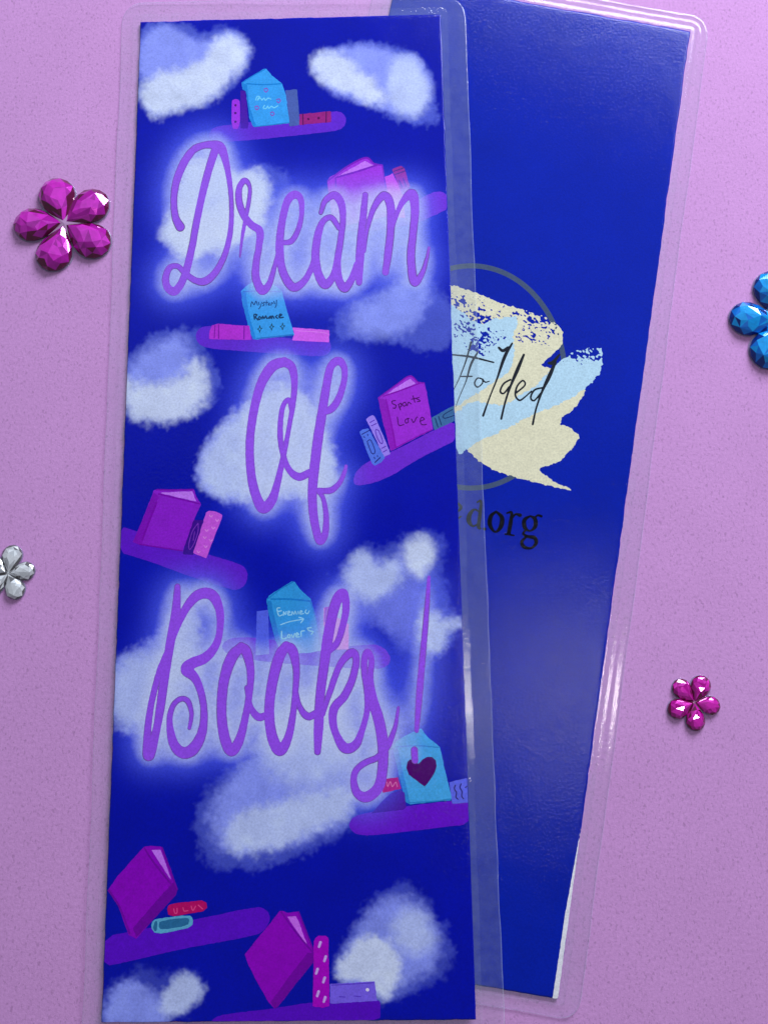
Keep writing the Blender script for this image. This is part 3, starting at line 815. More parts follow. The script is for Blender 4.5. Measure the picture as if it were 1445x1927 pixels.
TEAL, TEAL_D, MAG, MAG_D, PAGE = (58, 166, 246), (30, 138, 224), (162, 42, 218), (140, 12, 190), (206, 124, 252)
ROSE, WINE, VIO = (226, 100, 246), (158, 30, 124), (76, 14, 168)
BOOK_PARTS = [
    # first shelf
    [('poly', P1([(36, 425), (55, 402), (115, 402), (136, 430), (132, 738), (34, 738)]), (168, 50, 232), 1)] +
    [('fine', circ(P1, 81, y, 15), (84, 0, 110), 0) for y in (470, 557, 658)],
    [('poly', P1([(138, 306), (196, 306), (228, 690), (218, 733), (138, 733)]), VIO, 0)],
    [('poly', P1([(150, 212), (260, 140), (400, 58), (432, 58), (490, 130), (610, 228), (650, 350), (694, 672), (300, 718), (280, 712), (240, 610), (198, 310), (162, 290)]), TEAL, 0),
     ('poly', P1([(155, 214), (212, 238), (232, 450), (290, 640), (318, 708), (285, 716), (245, 620), (200, 312), (163, 290)]), TEAL_D, 0),
     ('stroke', [P1([(205, 226, 16), (400, 236, 16), (600, 226, 14)]), P1([(160, 212, 12), (280, 135, 12), (415, 62, 12)])], (22, 134, 218), 0),
     ('stroke', [P1([(300, 712, 10), (500, 690, 10), (690, 666, 10)])], (32, 140, 215), 0)] +
    [('stroke', [P1([(x - 20, y - 14, 13), (x + 8, y - 22, 13), (x + 22, y, 13), (x, y + 22, 13), (x - 18, y + 4, 13)])], (132, 96, 205), 0) for x, y in ((425, 300), (568, 420), (322, 500), (497, 568))],
    [('poly', P1([(646, 302), (780, 288), (808, 690), (690, 712)]), (78, 100, 178), 0)],
    [('poly', P1([(805, 572), (1162, 538), (1164, 660), (805, 692)]), (160, 32, 132), 0),
     ('stroke', [P1([(843, 570, 13), (846, 690, 13)]), P1([(1108, 545, 13), (1106, 662, 13)])], (90, 8, 92), 0)] +
    [('fine', circ(P1, x, y, 15), (95, 8, 90), 0) for x, y in ((905, 625), (1022, 615))],
    # second shelf
    [('poly', P2([(88, 350), (112, 300), (470, 92), (510, 92), (575, 150), (662, 168), (690, 300), (720, 470), (740, 700), (300, 800), (140, 760), (98, 430)]), (168, 46, 226), 0),
     ('poly', P2([(185, 292), (480, 128), (568, 172), (400, 228)]), PAGE, 0),
     ('stroke', [P2([(95, 335, 18), (300, 185, 18), (490, 95, 20), (575, 155, 18), (662, 172, 16)]), P2([(190, 298, 20), (420, 232, 20), (600, 172, 18)]), P2([(175, 305, 16), (178, 400, 12)]), P2([(662, 172, 14), (700, 400, 14)])], (132, 4, 190), 0)],
    [('poly', P2([(686, 296), (772, 258), (880, 480), (900, 720), (740, 720)]), (210, 84, 246), 0)],
    [('poly', P2([(768, 220), (790, 200), (856, 176), (892, 200), (955, 402), (872, 480)]), (160, 30, 112), 0),
     ('stroke', [P2([(785, 235, 12), (885, 200, 12)]), P2([(800, 268, 12), (900, 232, 12)]), P2([(840, 330, 10), (870, 400, 10)]), P2([(880, 310, 10), (910, 390, 10)])], (96, 10, 62), 0)],
    # third shelf
    [('poly', P3([(172, 558), (180, 480), (205, 425), (260, 408), (420, 420), (565, 430), (585, 568)]), (190, 46, 216), 0),
     ('stroke', [P3([(232, 425, 10), (225, 545, 10)]), P3([(268, 420, 12), (268, 550, 12)]), P3([(515, 435, 12), (512, 555, 12)])], (138, 10, 172), 0)],
    [('poly', P3([(984, 446), (1342, 472), (1338, 588), (978, 572), (1000, 510)]), ROSE, 0),
     ('stroke', [P3([(1010, 475, 8), (1310, 500, 8), (1320, 560, 8)])], (238, 132, 250), 0)],
    [('poly', P3([(482, 96), (540, 40), (640, -25), (740, -25), (880, 92), (930, 280), (1004, 520), (640, 562), (600, 560), (566, 470), (505, 240)]), TEAL, 0),
     ('poly', P3([(484, 96), (530, 104), (560, 300), (606, 470), (630, 560), (600, 560), (566, 470), (505, 240)]), TEAL_D, 0),
     ('stroke', [P3([(640, 552, 14), (800, 536, 14), (990, 515, 14)]), P3([(505, 96, 10), (640, 92, 10), (870, 98, 10)])], (26, 128, 200), 0)],
    # fourth shelf
    [('poly', P4([(168, 770), (200, 745), (270, 728), (310, 800), (400, 960), (468, 1078), (425, 1130), (345, 1170), (312, 1140), (240, 960)]), (88, 122, 236), 0),
     ('stroke', [P4([(195, 800, 12), (285, 752, 12)]), P4([(350, 1132, 14), (410, 1075, 14)]), P4([(260, 880, 11), (300, 870, 11), (350, 1000, 11), (312, 1025, 11), (256, 885, 11)]), P4([(215, 830, 12), (228, 836, 12)]), P4([(262, 800, 12), (264, 815, 12)]), P4([(340, 1070, 12), (346, 1088, 12)]), P4([(378, 1050, 12), (380, 1062, 12)])], (34, 40, 120), 0)],
    [('poly', P4([(245, 622), (275, 590), (325, 572), (348, 592), (440, 800), (532, 1032), (455, 1068), (350, 840)]), (164, 134, 250), 0),
     ('stroke', [P4([(290, 660, 11), (345, 630, 11)]), P4([(306, 700, 11), (366, 672, 11)]), P4([(430, 965, 11), (478, 940, 11)]), P4([(445, 1010, 11), (490, 985, 11)]), P4([(360, 745, 11), (395, 760, 11), (440, 880, 11), (425, 910, 11), (385, 860, 11), (355, 770, 11), (362, 742, 11)])], (98, 50, 190), 0)],
    [('poly', P4([(386, 375), (440, 330), (600, 215), (740, 112), (780, 102), (855, 176), (932, 188), (960, 300), (1034, 745), (800, 860), (560, 988), (532, 992), (440, 640)]), (166, 44, 220), 0),
     ('poly', P4([(388, 375), (470, 385), (530, 650), (600, 965), (540, 992), (440, 640)]), (150, 24, 196), 0),
     ('poly', P4([(480, 332), (620, 232), (766, 143), (828, 200), (640, 275)]), PAGE, 0),
     ('stroke', [P4([(390, 370, 14), (600, 216, 14), (760, 112, 16), (860, 185, 14), (930, 192, 14)]), P4([(450, 350, 16), (650, 282, 16), (880, 196, 14)]), P4([(480, 390, 18), (560, 760, 18), (590, 940, 18)]), P4([(590, 960, 12), (800, 850, 12), (1020, 745, 12)])], (142, 8, 182), 0)],
    [('poly', P4([(1016, 602), (1150, 530), (1300, 448), (1310, 632), (1050, 752)]), (66, 114, 168), 0),
     ('stroke', [P4([(1060, 610, 13), (1092, 715, 13)]), P4([(1100, 590, 13), (1134, 690, 13)]), P4([(1265, 505, 12), (1160, 570, 12), (1170, 610, 12), (1290, 575, 12)])], (28, 56, 110), 0)],
    # fifth shelf
    [('poly', P5([(690, 792), (740, 600), (800, 440), (905, 436), (880, 600), (800, 805)]), (62, 6, 142), 0),
     ('stroke', [P5([(850, 470, 9), (790, 560, 9), (755, 690, 9), (765, 745, 9), (810, 680, 9), (850, 560, 9), (852, 475, 9)]), P5([(815, 560, 9), (800, 650, 9)])], (128, 50, 190), 0)],
    [('poly', P5([(798, 782), (860, 600), (935, 358), (968, 338), (1040, 350), (1104, 382), (1096, 425), (1010, 640), (938, 838)]), (210, 88, 226), 0)] +
    [('stroke', [P5([(x - 14, y - 10, 12), (x, y + 10, 12), (x + 16, y - 6, 12)])], (232, 132, 236), 0) for x, y in ((985, 395), (1050, 440), (940, 545), (1010, 520), (920, 620), (985, 650), (930, 715), (855, 770))],
    [('poly', P5([(166, 668), (210, 580), (350, 230), (388, 130), (430, 112), (620, 116), (806, 112), (835, 200), (884, 270), (800, 450), (690, 764), (450, 725), (236, 692)]), (146, 28, 208), 0),
     ('poly', P5([(170, 668), (388, 150), (445, 190), (350, 440), (262, 692), (236, 692)]), (132, 10, 188), 0),
     ('poly', P5([(448, 152), (620, 142), (792, 138), (832, 242), (640, 200)]), PAGE, 0),
     ('stroke', [P5([(420, 120, 14), (620, 122, 14), (800, 118, 14)]), P5([(440, 165, 16), (640, 212, 16), (870, 268, 14)]), P5([(415, 260, 22), (340, 450, 22), (270, 640, 18)]), P5([(240, 690, 14), (450, 722, 14), (690, 758, 14)])], (126, 0, 176), 0)],
    # sixth shelf
    [('poly', P6([(122, 362), (232, 350), (242, 780), (110, 792)]), (88, 104, 238), 0)],
    [('poly', P6([(770, 330), (835, 318), (900, 420), (1012, 488), (1012, 735), (840, 735), (770, 500)]), (226, 150, 226), 0),
     ('poly', P6([(780, 322), (832, 318), (820, 480), (772, 470)]), (170, 42, 150), 0)],
    [('poly', P6([(216, 256), (238, 212), (350, 140), (460, 72), (490, 75), (540, 150), (642, 240), (690, 390), (752, 740), (640, 765), (520, 772), (330, 705), (300, 640), (238, 400)]), (50, 158, 228), 0),
     ('poly', P6([(218, 256), (262, 262), (300, 450), (360, 700), (330, 705), (300, 640), (238, 400)]), (30, 132, 208), 0),
     ('stroke', [P6([(262, 245, 18), (450, 246, 18), (640, 264, 18)]), P6([(640, 262, 14), (700, 450, 14), (745, 730, 12)]), P6([(222, 245, 12), (350, 148, 12), (470, 80, 12)])], (22, 128, 202), 0)],
    # seventh shelf
    [('poly', P7([(436, 512), (580, 498), (612, 612), (428, 654)]), (196, 40, 150), 0),
     ('stroke', [P7([(470, 545, 10), (480, 590, 10), (505, 540, 10), (525, 590, 10), (560, 545, 10), (575, 590, 10)])], (235, 120, 190), 0)],
    [('poly', P7([(320, 858), (400, 760), (500, 665), (600, 625), (650, 650), (664, 790), (640, 822)]), (80, 2, 150), 0)],
    [('poly', P7([(1096, 545), (1200, 520), (1320, 494), (1320, 748), (1128, 762)]), (100, 108, 238), 0),
     ('stroke', [P7([(1160, 575, 11), (1148, 610, 11), (1170, 650, 11), (1165, 695, 11), (1185, 718, 11)]), P7([(1218, 562, 11), (1205, 600, 11), (1226, 640, 11), (1222, 685, 11), (1240, 712, 11)]), P7([(1258, 600, 11), (1280, 585, 11)])], (34, 22, 110), 0)],
    [('poly', P7([(526, 195), (560, 140), (650, 80), (740, 36), (815, 5), (880, 90), (1002, 190), (1060, 450), (1124, 700), (1112, 728), (900, 748), (702, 768), (658, 742), (600, 500)]), (72, 174, 238), 0),
     ('poly', P7([(528, 198), (580, 205), (640, 480), (702, 745), (702, 768), (658, 742), (600, 500)]), (40, 144, 214), 0),
     ('stroke', [P7([(560, 190, 12), (780, 178, 12), (990, 196, 12)]), P7([(690, 752, 14), (900, 742, 14), (1110, 716, 14)])], (38, 138, 206), 0)],
    # eighth shelf
    [('poly', Z6([(46, 382), (80, 332), (178, 222), (203, 218), (247, 222), (302, 375), (296, 398), (210, 492), (150, 560), (122, 545), (84, 440)]), (146, 0, 196), 0),
     ('poly', Z6([(150, 556), (138, 520), (200, 448), (286, 352), (302, 376), (296, 398), (210, 492)]), (116, 0, 164), 0),
     ('poly', Z6([(206, 233), (240, 232), (281, 349)]), (206, 120, 250), 0),
     ('stroke', [Z6([(180, 226, 6), (215, 280, 7), (286, 368, 7)]), Z6([(245, 226, 6), (300, 378, 6)]), Z6([(50, 382, 7), (90, 445, 7), (126, 540, 7)])], (122, 0, 168), 0)],
    [('poly', Z6([(263, 442), (280, 430), (345, 424), (406, 416), (412, 456), (340, 468), (268, 480)]), (196, 8, 104), 1),
     ('stroke', [Z6([(288, 450, 4), (292, 466, 4), (300, 464, 4), (300, 448, 4)]), Z6([(322, 446, 4), (326, 458, 4), (340, 456, 4)]), Z6([(352, 440, 4), (358, 456, 4), (368, 440, 4)]), Z6([(378, 436, 4), (394, 450, 4)])], (236, 70, 140), 0)],
    [('poly', Z6([(203, 518), (212, 490), (240, 484), (345, 472), (360, 485), (355, 516), (290, 532), (222, 543)]), (96, 178, 214), 1),
     ('poly', Z6([(236, 494), (338, 481), (346, 488), (340, 512), (240, 528), (232, 512)]), (42, 112, 160), 1),
     ('poly', Z6([(212, 515), (218, 496), (228, 494), (226, 530), (216, 532)]), (42, 112, 160), 1)],
    # lowest shelf
    [('poly', P8([(326, 425), (400, 330), (500, 210), (588, 98), (618, 98), (642, 112), (732, 102), (800, 270), (855, 420), (838, 490), (700, 660), (580, 815), (548, 835), (500, 782), (400, 600), (345, 490)]), (150, 0, 196), 0),
     ('poly', P8([(548, 835), (520, 785), (640, 620), (800, 410), (855, 420), (838, 490), (700, 660), (580, 815)]), (122, 0, 168), 0),
     ('poly', P8([(645, 140), (713, 136), (806, 378), (740, 280)]), (214, 110, 246), 0),
     ('stroke', [P8([(600, 105, 12), (700, 245, 13), (845, 420, 14)]), P8([(730, 106, 12), (850, 415, 12)])], (124, 0, 172), 0)],
    [('poly', P8([(846, 330), (858, 300), (880, 286), (935, 286), (955, 300), (964, 815), (915, 828), (838, 818)]), (178, 0, 200), 0)] +
    [('stroke', [P8([(x - 5, y + 18, 18), (x + 6, y - 16, 20)])], (214, 170, 246), 0) for x, y in ((890, 350), (930, 458), (868, 552), (922, 618), (876, 722), (926, 765))],
    [('poly', P8([(968, 648), (1130, 640), (1305, 628), (1322, 776), (968, 798)]), (128, 100, 240), 0),
     ('stroke', [P8([(980, 658, 8), (1130, 650, 8), (1295, 640, 8)]), P8([(1040, 745, 9), (1080, 748, 9)]), P8([(1150, 740, 9), (1200, 745, 9)])], (96, 64, 208), 0),
     ('fine', circ(P8, 1250, 693, 13), (240, 226, 255), 0)],
]
SOFT = {(196, 40, 150): 0.0, (226, 150, 226): 0.62, (80, 2, 150): 0.55}
for k, layers in enumerate(BOOK_PARTS):
    ink_part('printed_book', layers, FRONT_TOP, INK_FRONT, card, 4 + (k % 3), clip=FCLIP, glow=SOFT.get(layers[0][2], 1.0))

ink_part('printed_heart', [('poly', P7([(850, 592), (760, 522), (690, 470), (666, 400), (678, 340), (705, 315), (740, 325), (785, 365), (830, 315), (880, 288), (925, 290), (962, 325), (974, 380), (950, 450), (905, 525)]), (82, 0, 112), 0)], FRONT_TOP, INK_FRONT, card, 7, glow=False)

TITLES = [
    ('pale scribbled title', [P1(s) for s in [[(310, 410, 13), (325, 372, 13), (352, 372, 13), (330, 412, 13), (360, 385, 13), (380, 412, 13), (405, 388, 13), (420, 415, 13), (450, 388, 13), (482, 400, 13)],
                              [(410, 470, 13), (395, 500, 13), (425, 510, 13), (445, 480, 13), (460, 505, 13), (490, 480, 13), (515, 500, 13), (560, 476, 13)]]], (120, 214, 255)),
    ('Mystery', [P3(s) for s in [[(578, 242, 9), (590, 195, 9), (612, 225, 9), (630, 188, 9), (645, 228, 9)], [(655, 200, 9), (662, 225, 9)], [(685, 200, 9), (672, 245, 9), (655, 265, 9)],
                 [(712, 198, 9), (696, 210, 9), (710, 225, 9), (694, 236, 9)], [(732, 185, 9), (730, 230, 9)], [(718, 205, 8), (745, 202, 8)], [(748, 218, 8), (762, 208, 8), (750, 228, 8), (768, 226, 8)],
                 [(778, 228, 9), (782, 204, 9), (796, 210, 9)], [(802, 190, 9), (812, 214, 9)], [(830, 180, 9), (826, 230, 9), (815, 252, 9)]]], (36, 78, 140)),
    ('Romance', [P3(s) for s in [[(615, 365, 13), (612, 318, 13), (640, 322, 13), (624, 344, 13), (650, 372, 13)], [(662, 340, 12), (652, 360, 12), (668, 368, 12), (676, 346, 12), (662, 338, 12)],
                 [(690, 362, 13), (695, 335, 13), (710, 358, 13), (724, 332, 13), (735, 358, 13)], [(765, 338, 13), (748, 355, 13), (768, 352, 13), (774, 335, 13)], [(782, 358, 13), (790, 332, 13), (806, 356, 13)],
                 [(836, 326, 13), (820, 342, 13), (840, 356, 13)], [(852, 342, 13), (880, 322, 13), (860, 316, 13), (858, 350, 13), (895, 346, 13)]]], (24, 66, 112)),
    ('three small stars', [P3([(x - 22, y, 7), (x - 5, y - 8, 7), (x + 2, y - 34, 7), (x + 8, y - 8, 7), (x + 24, y - 6, 7), (x + 8, y + 8, 7), (x, y + 34, 7), (x - 5, y + 10, 7), (x - 22, y, 7)]) for x, y in ((665, 460), (780, 440), (886, 435))], (34, 84, 110)),
    ('Sports', [P4(s) for s in [[(590, 400, 12), (548, 410, 12), (560, 440, 12), (600, 458, 12), (585, 492, 12), (562, 488, 12)], [(625, 445, 12), (650, 512, 12)], [(625, 450, 12), (655, 432, 12), (660, 468, 12), (638, 478, 12)],
                [(700, 420, 12), (672, 440, 12), (690, 468, 12), (720, 450, 12), (704, 420, 12)], [(730, 462, 12), (745, 420, 12), (775, 440, 12)], [(798, 345, 12), (820, 420, 12)], [(780, 385, 12), (840, 372, 12)],
                [(870, 362, 12), (838, 378, 12), (872, 394, 12), (882, 408, 12), (848, 414, 12)]]], (84, 0, 108)),
    ('Love', [P4(s) for s in [[(612, 595, 12), (632, 692, 12), (690, 684, 12)], [(735, 612, 12), (705, 632, 12), (715, 668, 12), (742, 655, 12), (740, 615, 12), (752, 612, 12)], [(780, 618, 12), (805, 660, 12), (840, 600, 12), (852, 596, 12)],
              [(880, 645, 12), (932, 622, 12), (905, 596, 12), (885, 620, 12), (890, 672, 12), (922, 688, 12), (955, 682, 12)]]], (84, 0, 108)),
    ('Enemies', [P6(s) for s in [[(345, 330, 12), (318, 335, 12), (335, 405, 12), (368, 398, 12)], [(325, 365, 12), (360, 358, 12)], [(380, 400, 11), (382, 368, 11), (400, 395, 11), (408, 366, 11)], [(420, 385, 11), (445, 372, 11), (428, 362, 11), (424, 398, 11), (450, 398, 11)],
                 [(460, 398, 11), (466, 366, 11), (482, 392, 11), (494, 362, 11), (506, 390, 11)], [(522, 365, 11), (526, 388, 11)], [(540, 378, 11), (562, 366, 11), (546, 358, 11), (544, 390, 11), (574, 384, 11)], [(600, 350, 11), (590, 372, 11), (612, 388, 11), (630, 360, 11)]]], (150, 214, 250)),
    ('arrow', [P6([(352, 494, 11), (430, 466, 11), (500, 452, 11), (572, 440, 11)]), P6([(530, 422, 11), (568, 432, 11), (572, 446, 11), (548, 474, 11)])], (150, 214, 250)),
    ('Lovers', [P6(s) for s in [[(362, 558, 13), (366, 628, 13), (408, 622, 13)], [(430, 590, 12), (418, 610, 12), (438, 620, 12), (446, 598, 12), (430, 588, 12)], [(458, 590, 12), (474, 618, 12), (490, 578, 12)], [(500, 600, 12), (528, 588, 12), (510, 572, 12), (502, 610, 12), (535, 610, 12)],
                [(552, 605, 12), (552, 560, 12), (582, 552, 12)], [(650, 522, 12), (612, 528, 12), (630, 552, 12), (668, 560, 12), (650, 586, 12)]]], (160, 220, 250)),
]
for what, strokes, c in TITLES:
    ink_part('book_title', [('stroke', strokes, c, 0)], FRONT_TOP, INK_FRONT, card, 8, glow=False)


def word(strokes, label, c, rim):
    pts = np.array([p[:2] for s in strokes for p in s])
    g = Grid(pts[:, 0].min() - 14, pts[:, 1].min() - 14, pts[:, 0].max() + 14, pts[:, 1].max() + 14, 1.25)
    f = g.strokes(strokes) + 0.5 * fbm(g.X, g.Y, 7, 9, 2)
    V, F = g.contour(f)
    gf = f[np.clip(((V[:, 1] - g.y0) / g.step).round().astype(int), 0, g.ny - 1), np.clip(((V[:, 0] - g.x0) / g.step).round().astype(int), 0, g.nx - 1)]
    col = np.tile(lin(c), (len(V), 1)) * (1 + 0.05 * fbm(V[:, 0], V[:, 1], 10, 13, 2)[:, None])
    e = (np.clip((gf + 1.9) / 1.2, 0, 1) * rim * np.clip(0.55 + 1.6 * fbm(V[:, 0], V[:, 1], 55, 19, 2), 0, 1))[:, None]
    col = col * (1 - e) + lin((112, 84, 140)) * e
    o = mesh_obj('word_lettering', unproj(V[:, 0], V[:, 1], up(FRONT_TOP, 10 * INK_STEP)), F, INK_FRONT, card, col)
    o['label'] = label


word(DREAM, 'violet brush lettering Dream', (160, 92, 242), 0.95)
word(OF, 'violet brush lettering Of', (160, 86, 244), 0.35)
word(BOOKS, 'violet brush lettering Books with exclamation mark', (160, 82, 244), 0.75)

# ---- back bookmark
BQ = [(745, -39), (1298, 58.7), (1049, 1880), (368, 1764)]
BMID = [(733, -54), (1313, 48), (1062, 1894), (352, 1776)]
BOUT = [(716, -74), (1336, 31), (1088, 1922), (325, 1790)]
root = unproj(np.array(860.0), np.array(930.0), DESK)
back = empty('bookmark', root, 'plain blue laminated bookmark with a cream brushstroke logo, tilted underneath', 'bookmark', 'laminated bookmarks')


def back_paint(x, y):
    c = np.tile(lin((0, 32, 172)), (len(x), 1)) * (1 + 0.10 * fbm(x, y, 70, 31, 3)[:, None])
    return c


bcard = card_mesh('printed_card', BQ, 230, 620, BACK_TOP, THICK * 0.8, INK_BACK, back, back_paint)
ink_part('unprinted_edge', [('poly', [(1093.0, 1555), (1070.5, 1722), (1049.3, 1879.3), (1039.5, 1878), (1063, 1720)], (244, 242, 250), 0)], BACK_TOP, INK_BACK, bcard, 1, glow=False)
bi, bm, bo = rounded(BQ, 2, 90, ARC), rounded(BMID, 14, 90, ARC), hand_cut(rounded(BOUT, 46, 90, ARC), 231)


def seam_b(t, p):
    w = vnoise(p[:, 0], p[:, 1], 60, 41) * 0.0002 + vnoise(p[:, 0], p[:, 1], 12, 43) * 0.00006
    return -0.0002 - 0.0006 * t + 0.00016 * math.sin(math.pi * 2 * t) + w * math.sin(math.pi * t)


def margin_b(t, p):
    w = vnoise(p[:, 0], p[:, 1], 80, 45) * 0.0003 + vnoise(p[:, 0], p[:, 1], 22, 46) * 0.00008
    curl = 0.0022 * np.exp(-((p[:, 0] - 1070) ** 2 / 120.0 + (p[:, 1] - 1893) ** 2 / 700.0))
    return -0.0008 - 0.0004 * t + 0.00014 * math.sin(math.pi * 3 * t) + w * math.sin(math.pi * t) + curl


ring('seam_strip', bi, bm, 9, seam_b, -0.0026, BACK_TOP, SEAM, back, 0.0008)
ring('clear_margin', bm + (bo - bm) * 0.004, bm + (bo - bm) * 0.955, 13, margin_b, -0.0030, BACK_TOP, MARGIN, back, 0.0012)
ring('cut_edge', bm + (bo - bm) * 0.959, bo, 3, lambda t, p: margin_b(1.0, p) - 0.0003 * t, -0.0030, BACK_TOP, CUT, back, 0.0012)

# logo: ellipse line, cream and pale blue brush strokes, script and web address
CREAM, PALE, RINGC, SCRIPT = (240, 234, 200), (194, 228, 246), (74, 90, 122), (34, 38, 48)
ell = [(330 + 548 * math.cos(a), 775 + 650 * math.sin(a), 30) for a in np.linspace(-2.1, 2.1, 90)]
ink_part('logo_ring', [('stroke', [Z8(ell)], RINGC, 0)], BACK_TOP, INK_BACK, bcard, 1, glow=False)


def brush(name, polys, holes, colr, level, amp):
    pts = np.array([p[:2] for q in polys for p in q])
    g = Grid(pts[:, 0].min() - 6, pts[:, 1].min() - 6, pts[:, 0].max() + 6, pts[:, 1].max() + 6, 0.9)
    f = np.full(g.X.shape, 1e3)
    jag = amp * (fbm(g.X, g.Y, 5, 51 + level, 2) + 0.6 * fbm(g.X, g.Y, 16, 57 + level, 2))
    for q in polys:
        f = np.minimum(f, sd_poly(g.X, g.Y, chaikin(q, 1)))
    f = f + jag
    for (cx, cy, rx, ry, dens) in holes:
        (hx, hy), = Z8([(cx, cy)])
        e = np.hypot((g.X - hx) / (rx * .32), (g.Y - hy) / (ry * .32))
        ca, sa = math.cos(0.6), math.sin(0.6)
        nz = vnoise(g.X * ca + g.Y * sa, (-g.X * sa + g.Y * ca) * 1.7, 5.2, 70 + int(cx)) + 0.5 * vnoise(g.X, g.Y, 2.6, 90 + int(cy))
        f = np.maximum(f, 6.0 * (dens - 0.55 * e + nz * 1.35))
    V, F = g.contour(f)
    c = np.tile(lin(colr), (len(V), 1)) * (1 + 0.07 * fbm(V[:, 0], V[:, 1], 9, 15, 3)[:, None])
    return mesh_obj(name, unproj(V[:, 0], V[:, 1], up(BACK_TOP, level * INK_STEP)), F, INK_BACK, bcard, c)


brush('brush_stroke', [
    Z8([(120, 230), (215, 235), (300, 258), (380, 292), (460, 328), (550, 356), (640, 385), (740, 412), (800, 440), (850, 480), (872, 530), (866, 580), (840, 615), (790, 655),
        (720, 715), (800, 720), (860, 760), (860, 860), (990, 840), (1004, 858), (950, 940), (832, 1044), (900, 1072), (955, 1106), (962, 1130), (900, 1222), (830, 1282), (706, 1312),
        (770, 1350), (830, 1396), (930, 1438), (860, 1428), (740, 1402), (520, 1345), (400, 1292), (305, 1195), (200, 1150), (150, 900), (130, 500)])],
    [(380, 430, 95, 75, .22), (410, 545, 85, 55, .16), (300, 480, 60, 60, .2), (720, 430, 130, 60, .28), (700, 530, 120, 55, .10), (250, 340, 60, 40, .3), (360, 590, 50, 40, .25)],
    CREAM, 2, 3.0)
brush('brush_stroke', [
    Z8([(140, 350), (215, 350), (285, 400), (360, 470), (430, 455), (500, 430), (595, 418), (602, 460), (572, 520), (580, 600), (575, 720), (480, 790), (400, 850), (300, 905), (240, 960), (150, 900)]),
    Z8([(150, 980), (245, 990), (320, 920), (430, 930), (520, 940), (600, 900), (700, 830), (780, 750), (850, 690), (900, 650), (950, 615), (1020, 612), (1085, 600), (1100, 650), (1088, 720), (1066, 780), (1000, 846),
        (850, 932), (700, 990), (600, 1042), (400, 1142), (310, 1192), (262, 1236), (245, 1180), (150, 1150)])],
    [(410, 545, 85, 55, .16), (300, 480, 60, 60, .2), (360, 590, 50, 40, .25), (940, 650, 60, 35, .3), (1050, 640, 50, 40, .33)], PALE, 3, 4.0)

SCR = [Z8(s) for s in [
    [(330, 572, 12), (300, 680, 9), (262, 780, 7), (228, 850, 6)],
    [(372, 625, 9), (330, 700, 14), (300, 800, 7), (262, 890, 6), (240, 950, 5)],
    [(222, 645, 9), (330, 658, 12), (462, 690, 9)],
    [(272, 772, 8), (335, 772, 9)],
    [(398, 788, 8), (368, 782, 9), (350, 812, 9), (368, 835, 9), (396, 812, 8), (398, 790, 8), (412, 806, 8), (438, 800, 6)],
    [(492, 604, 14), (515, 622, 18), (545, 602, 14)],
    [(570, 578, 11), (525, 660, 20), (480, 790, 11), (440, 890, 9), (400, 1002, 13)],
    [(638, 645, 14), (600, 735, 22), (560, 830, 14), (530, 920, 12), (506, 1020, 13)],
    [(560, 790, 10), (520, 815, 11), (500, 858, 11), (520, 872, 10), (552, 832, 9)],
    [(595, 868, 10), (645, 822, 10), (632, 796, 10), (600, 828, 11), (588, 880, 11), (612, 912, 11), (645, 892, 9), (682, 858, 8)],
    [(785, 694, 16), (808, 690, 22), (846, 645, 12)],
    [(822, 690, 16), (785, 775, 24), (745, 860, 14), (710, 960, 11), (690, 1052, 13)],
    [(745, 838, 10), (700, 852, 11), (678, 895, 11), (698, 914, 10), (738, 868, 9)],
]]
o = ink_part('script_lettering', [('stroke', SCR, SCRIPT, 0)], BACK_TOP, INK_BACK, bcard, 5, glow=False)
o['label'] = 'thin dark script ending in tfolded'
WEB = [Z8(s) for s in [
    [(205, 1572, 10), (255, 1558, 14), (270, 1536, 20), (245, 1512, 12), (212, 1530, 26), (206, 1580, 28), (240, 1608, 14), (272, 1590, 8)],
    [(382, 1568, 10), (350, 1550, 12), (322, 1580, 26), (318, 1620, 28), (342, 1648, 12), (380, 1628, 10)],
    [(366, 1508, 10), (388, 1502, 14), (382, 1580, 22), (374, 1655, 20), (388, 1660, 8)],
    [(408, 1664, 19), (410, 1665, 19)],
    [(476, 1562, 12), (446, 1590, 24), (440, 1640, 26), (470, 1682, 12), (503, 1652, 26), (510, 1598, 26), (476, 1562, 12)],
    [(538, 1572, 10), (566, 1568, 16), (562, 1620, 24), (550, 1690, 24)],
    [(528, 1694, 10), (580, 1702, 10)],
    [(566, 1606, 12), (590, 1578, 12), (616, 1584, 22)],
    [(676, 1588, 10), (642, 1612, 24), (644, 1656, 24), (674, 1676, 10), (704, 1650, 24), (704, 1608, 24), (676, 1588, 10)],
    [(700, 1600, 10), (720, 1584, 12), (740, 1590, 16)],
    [(652, 1668, 12), (634, 1692, 14), (660, 1708, 18), (700, 1716, 24), (710, 1746, 22), (682, 1776, 14), (640, 1770, 22), (626, 1740, 20), (650, 1712, 12)],
]]
o = ink_part('web_address_lettering', [('stroke', WEB, (5, 6, 18), 0)], BACK_TOP, INK_BACK, bcard, 5, glow=False)
o['label'] = 'black serif lettering ed.org'


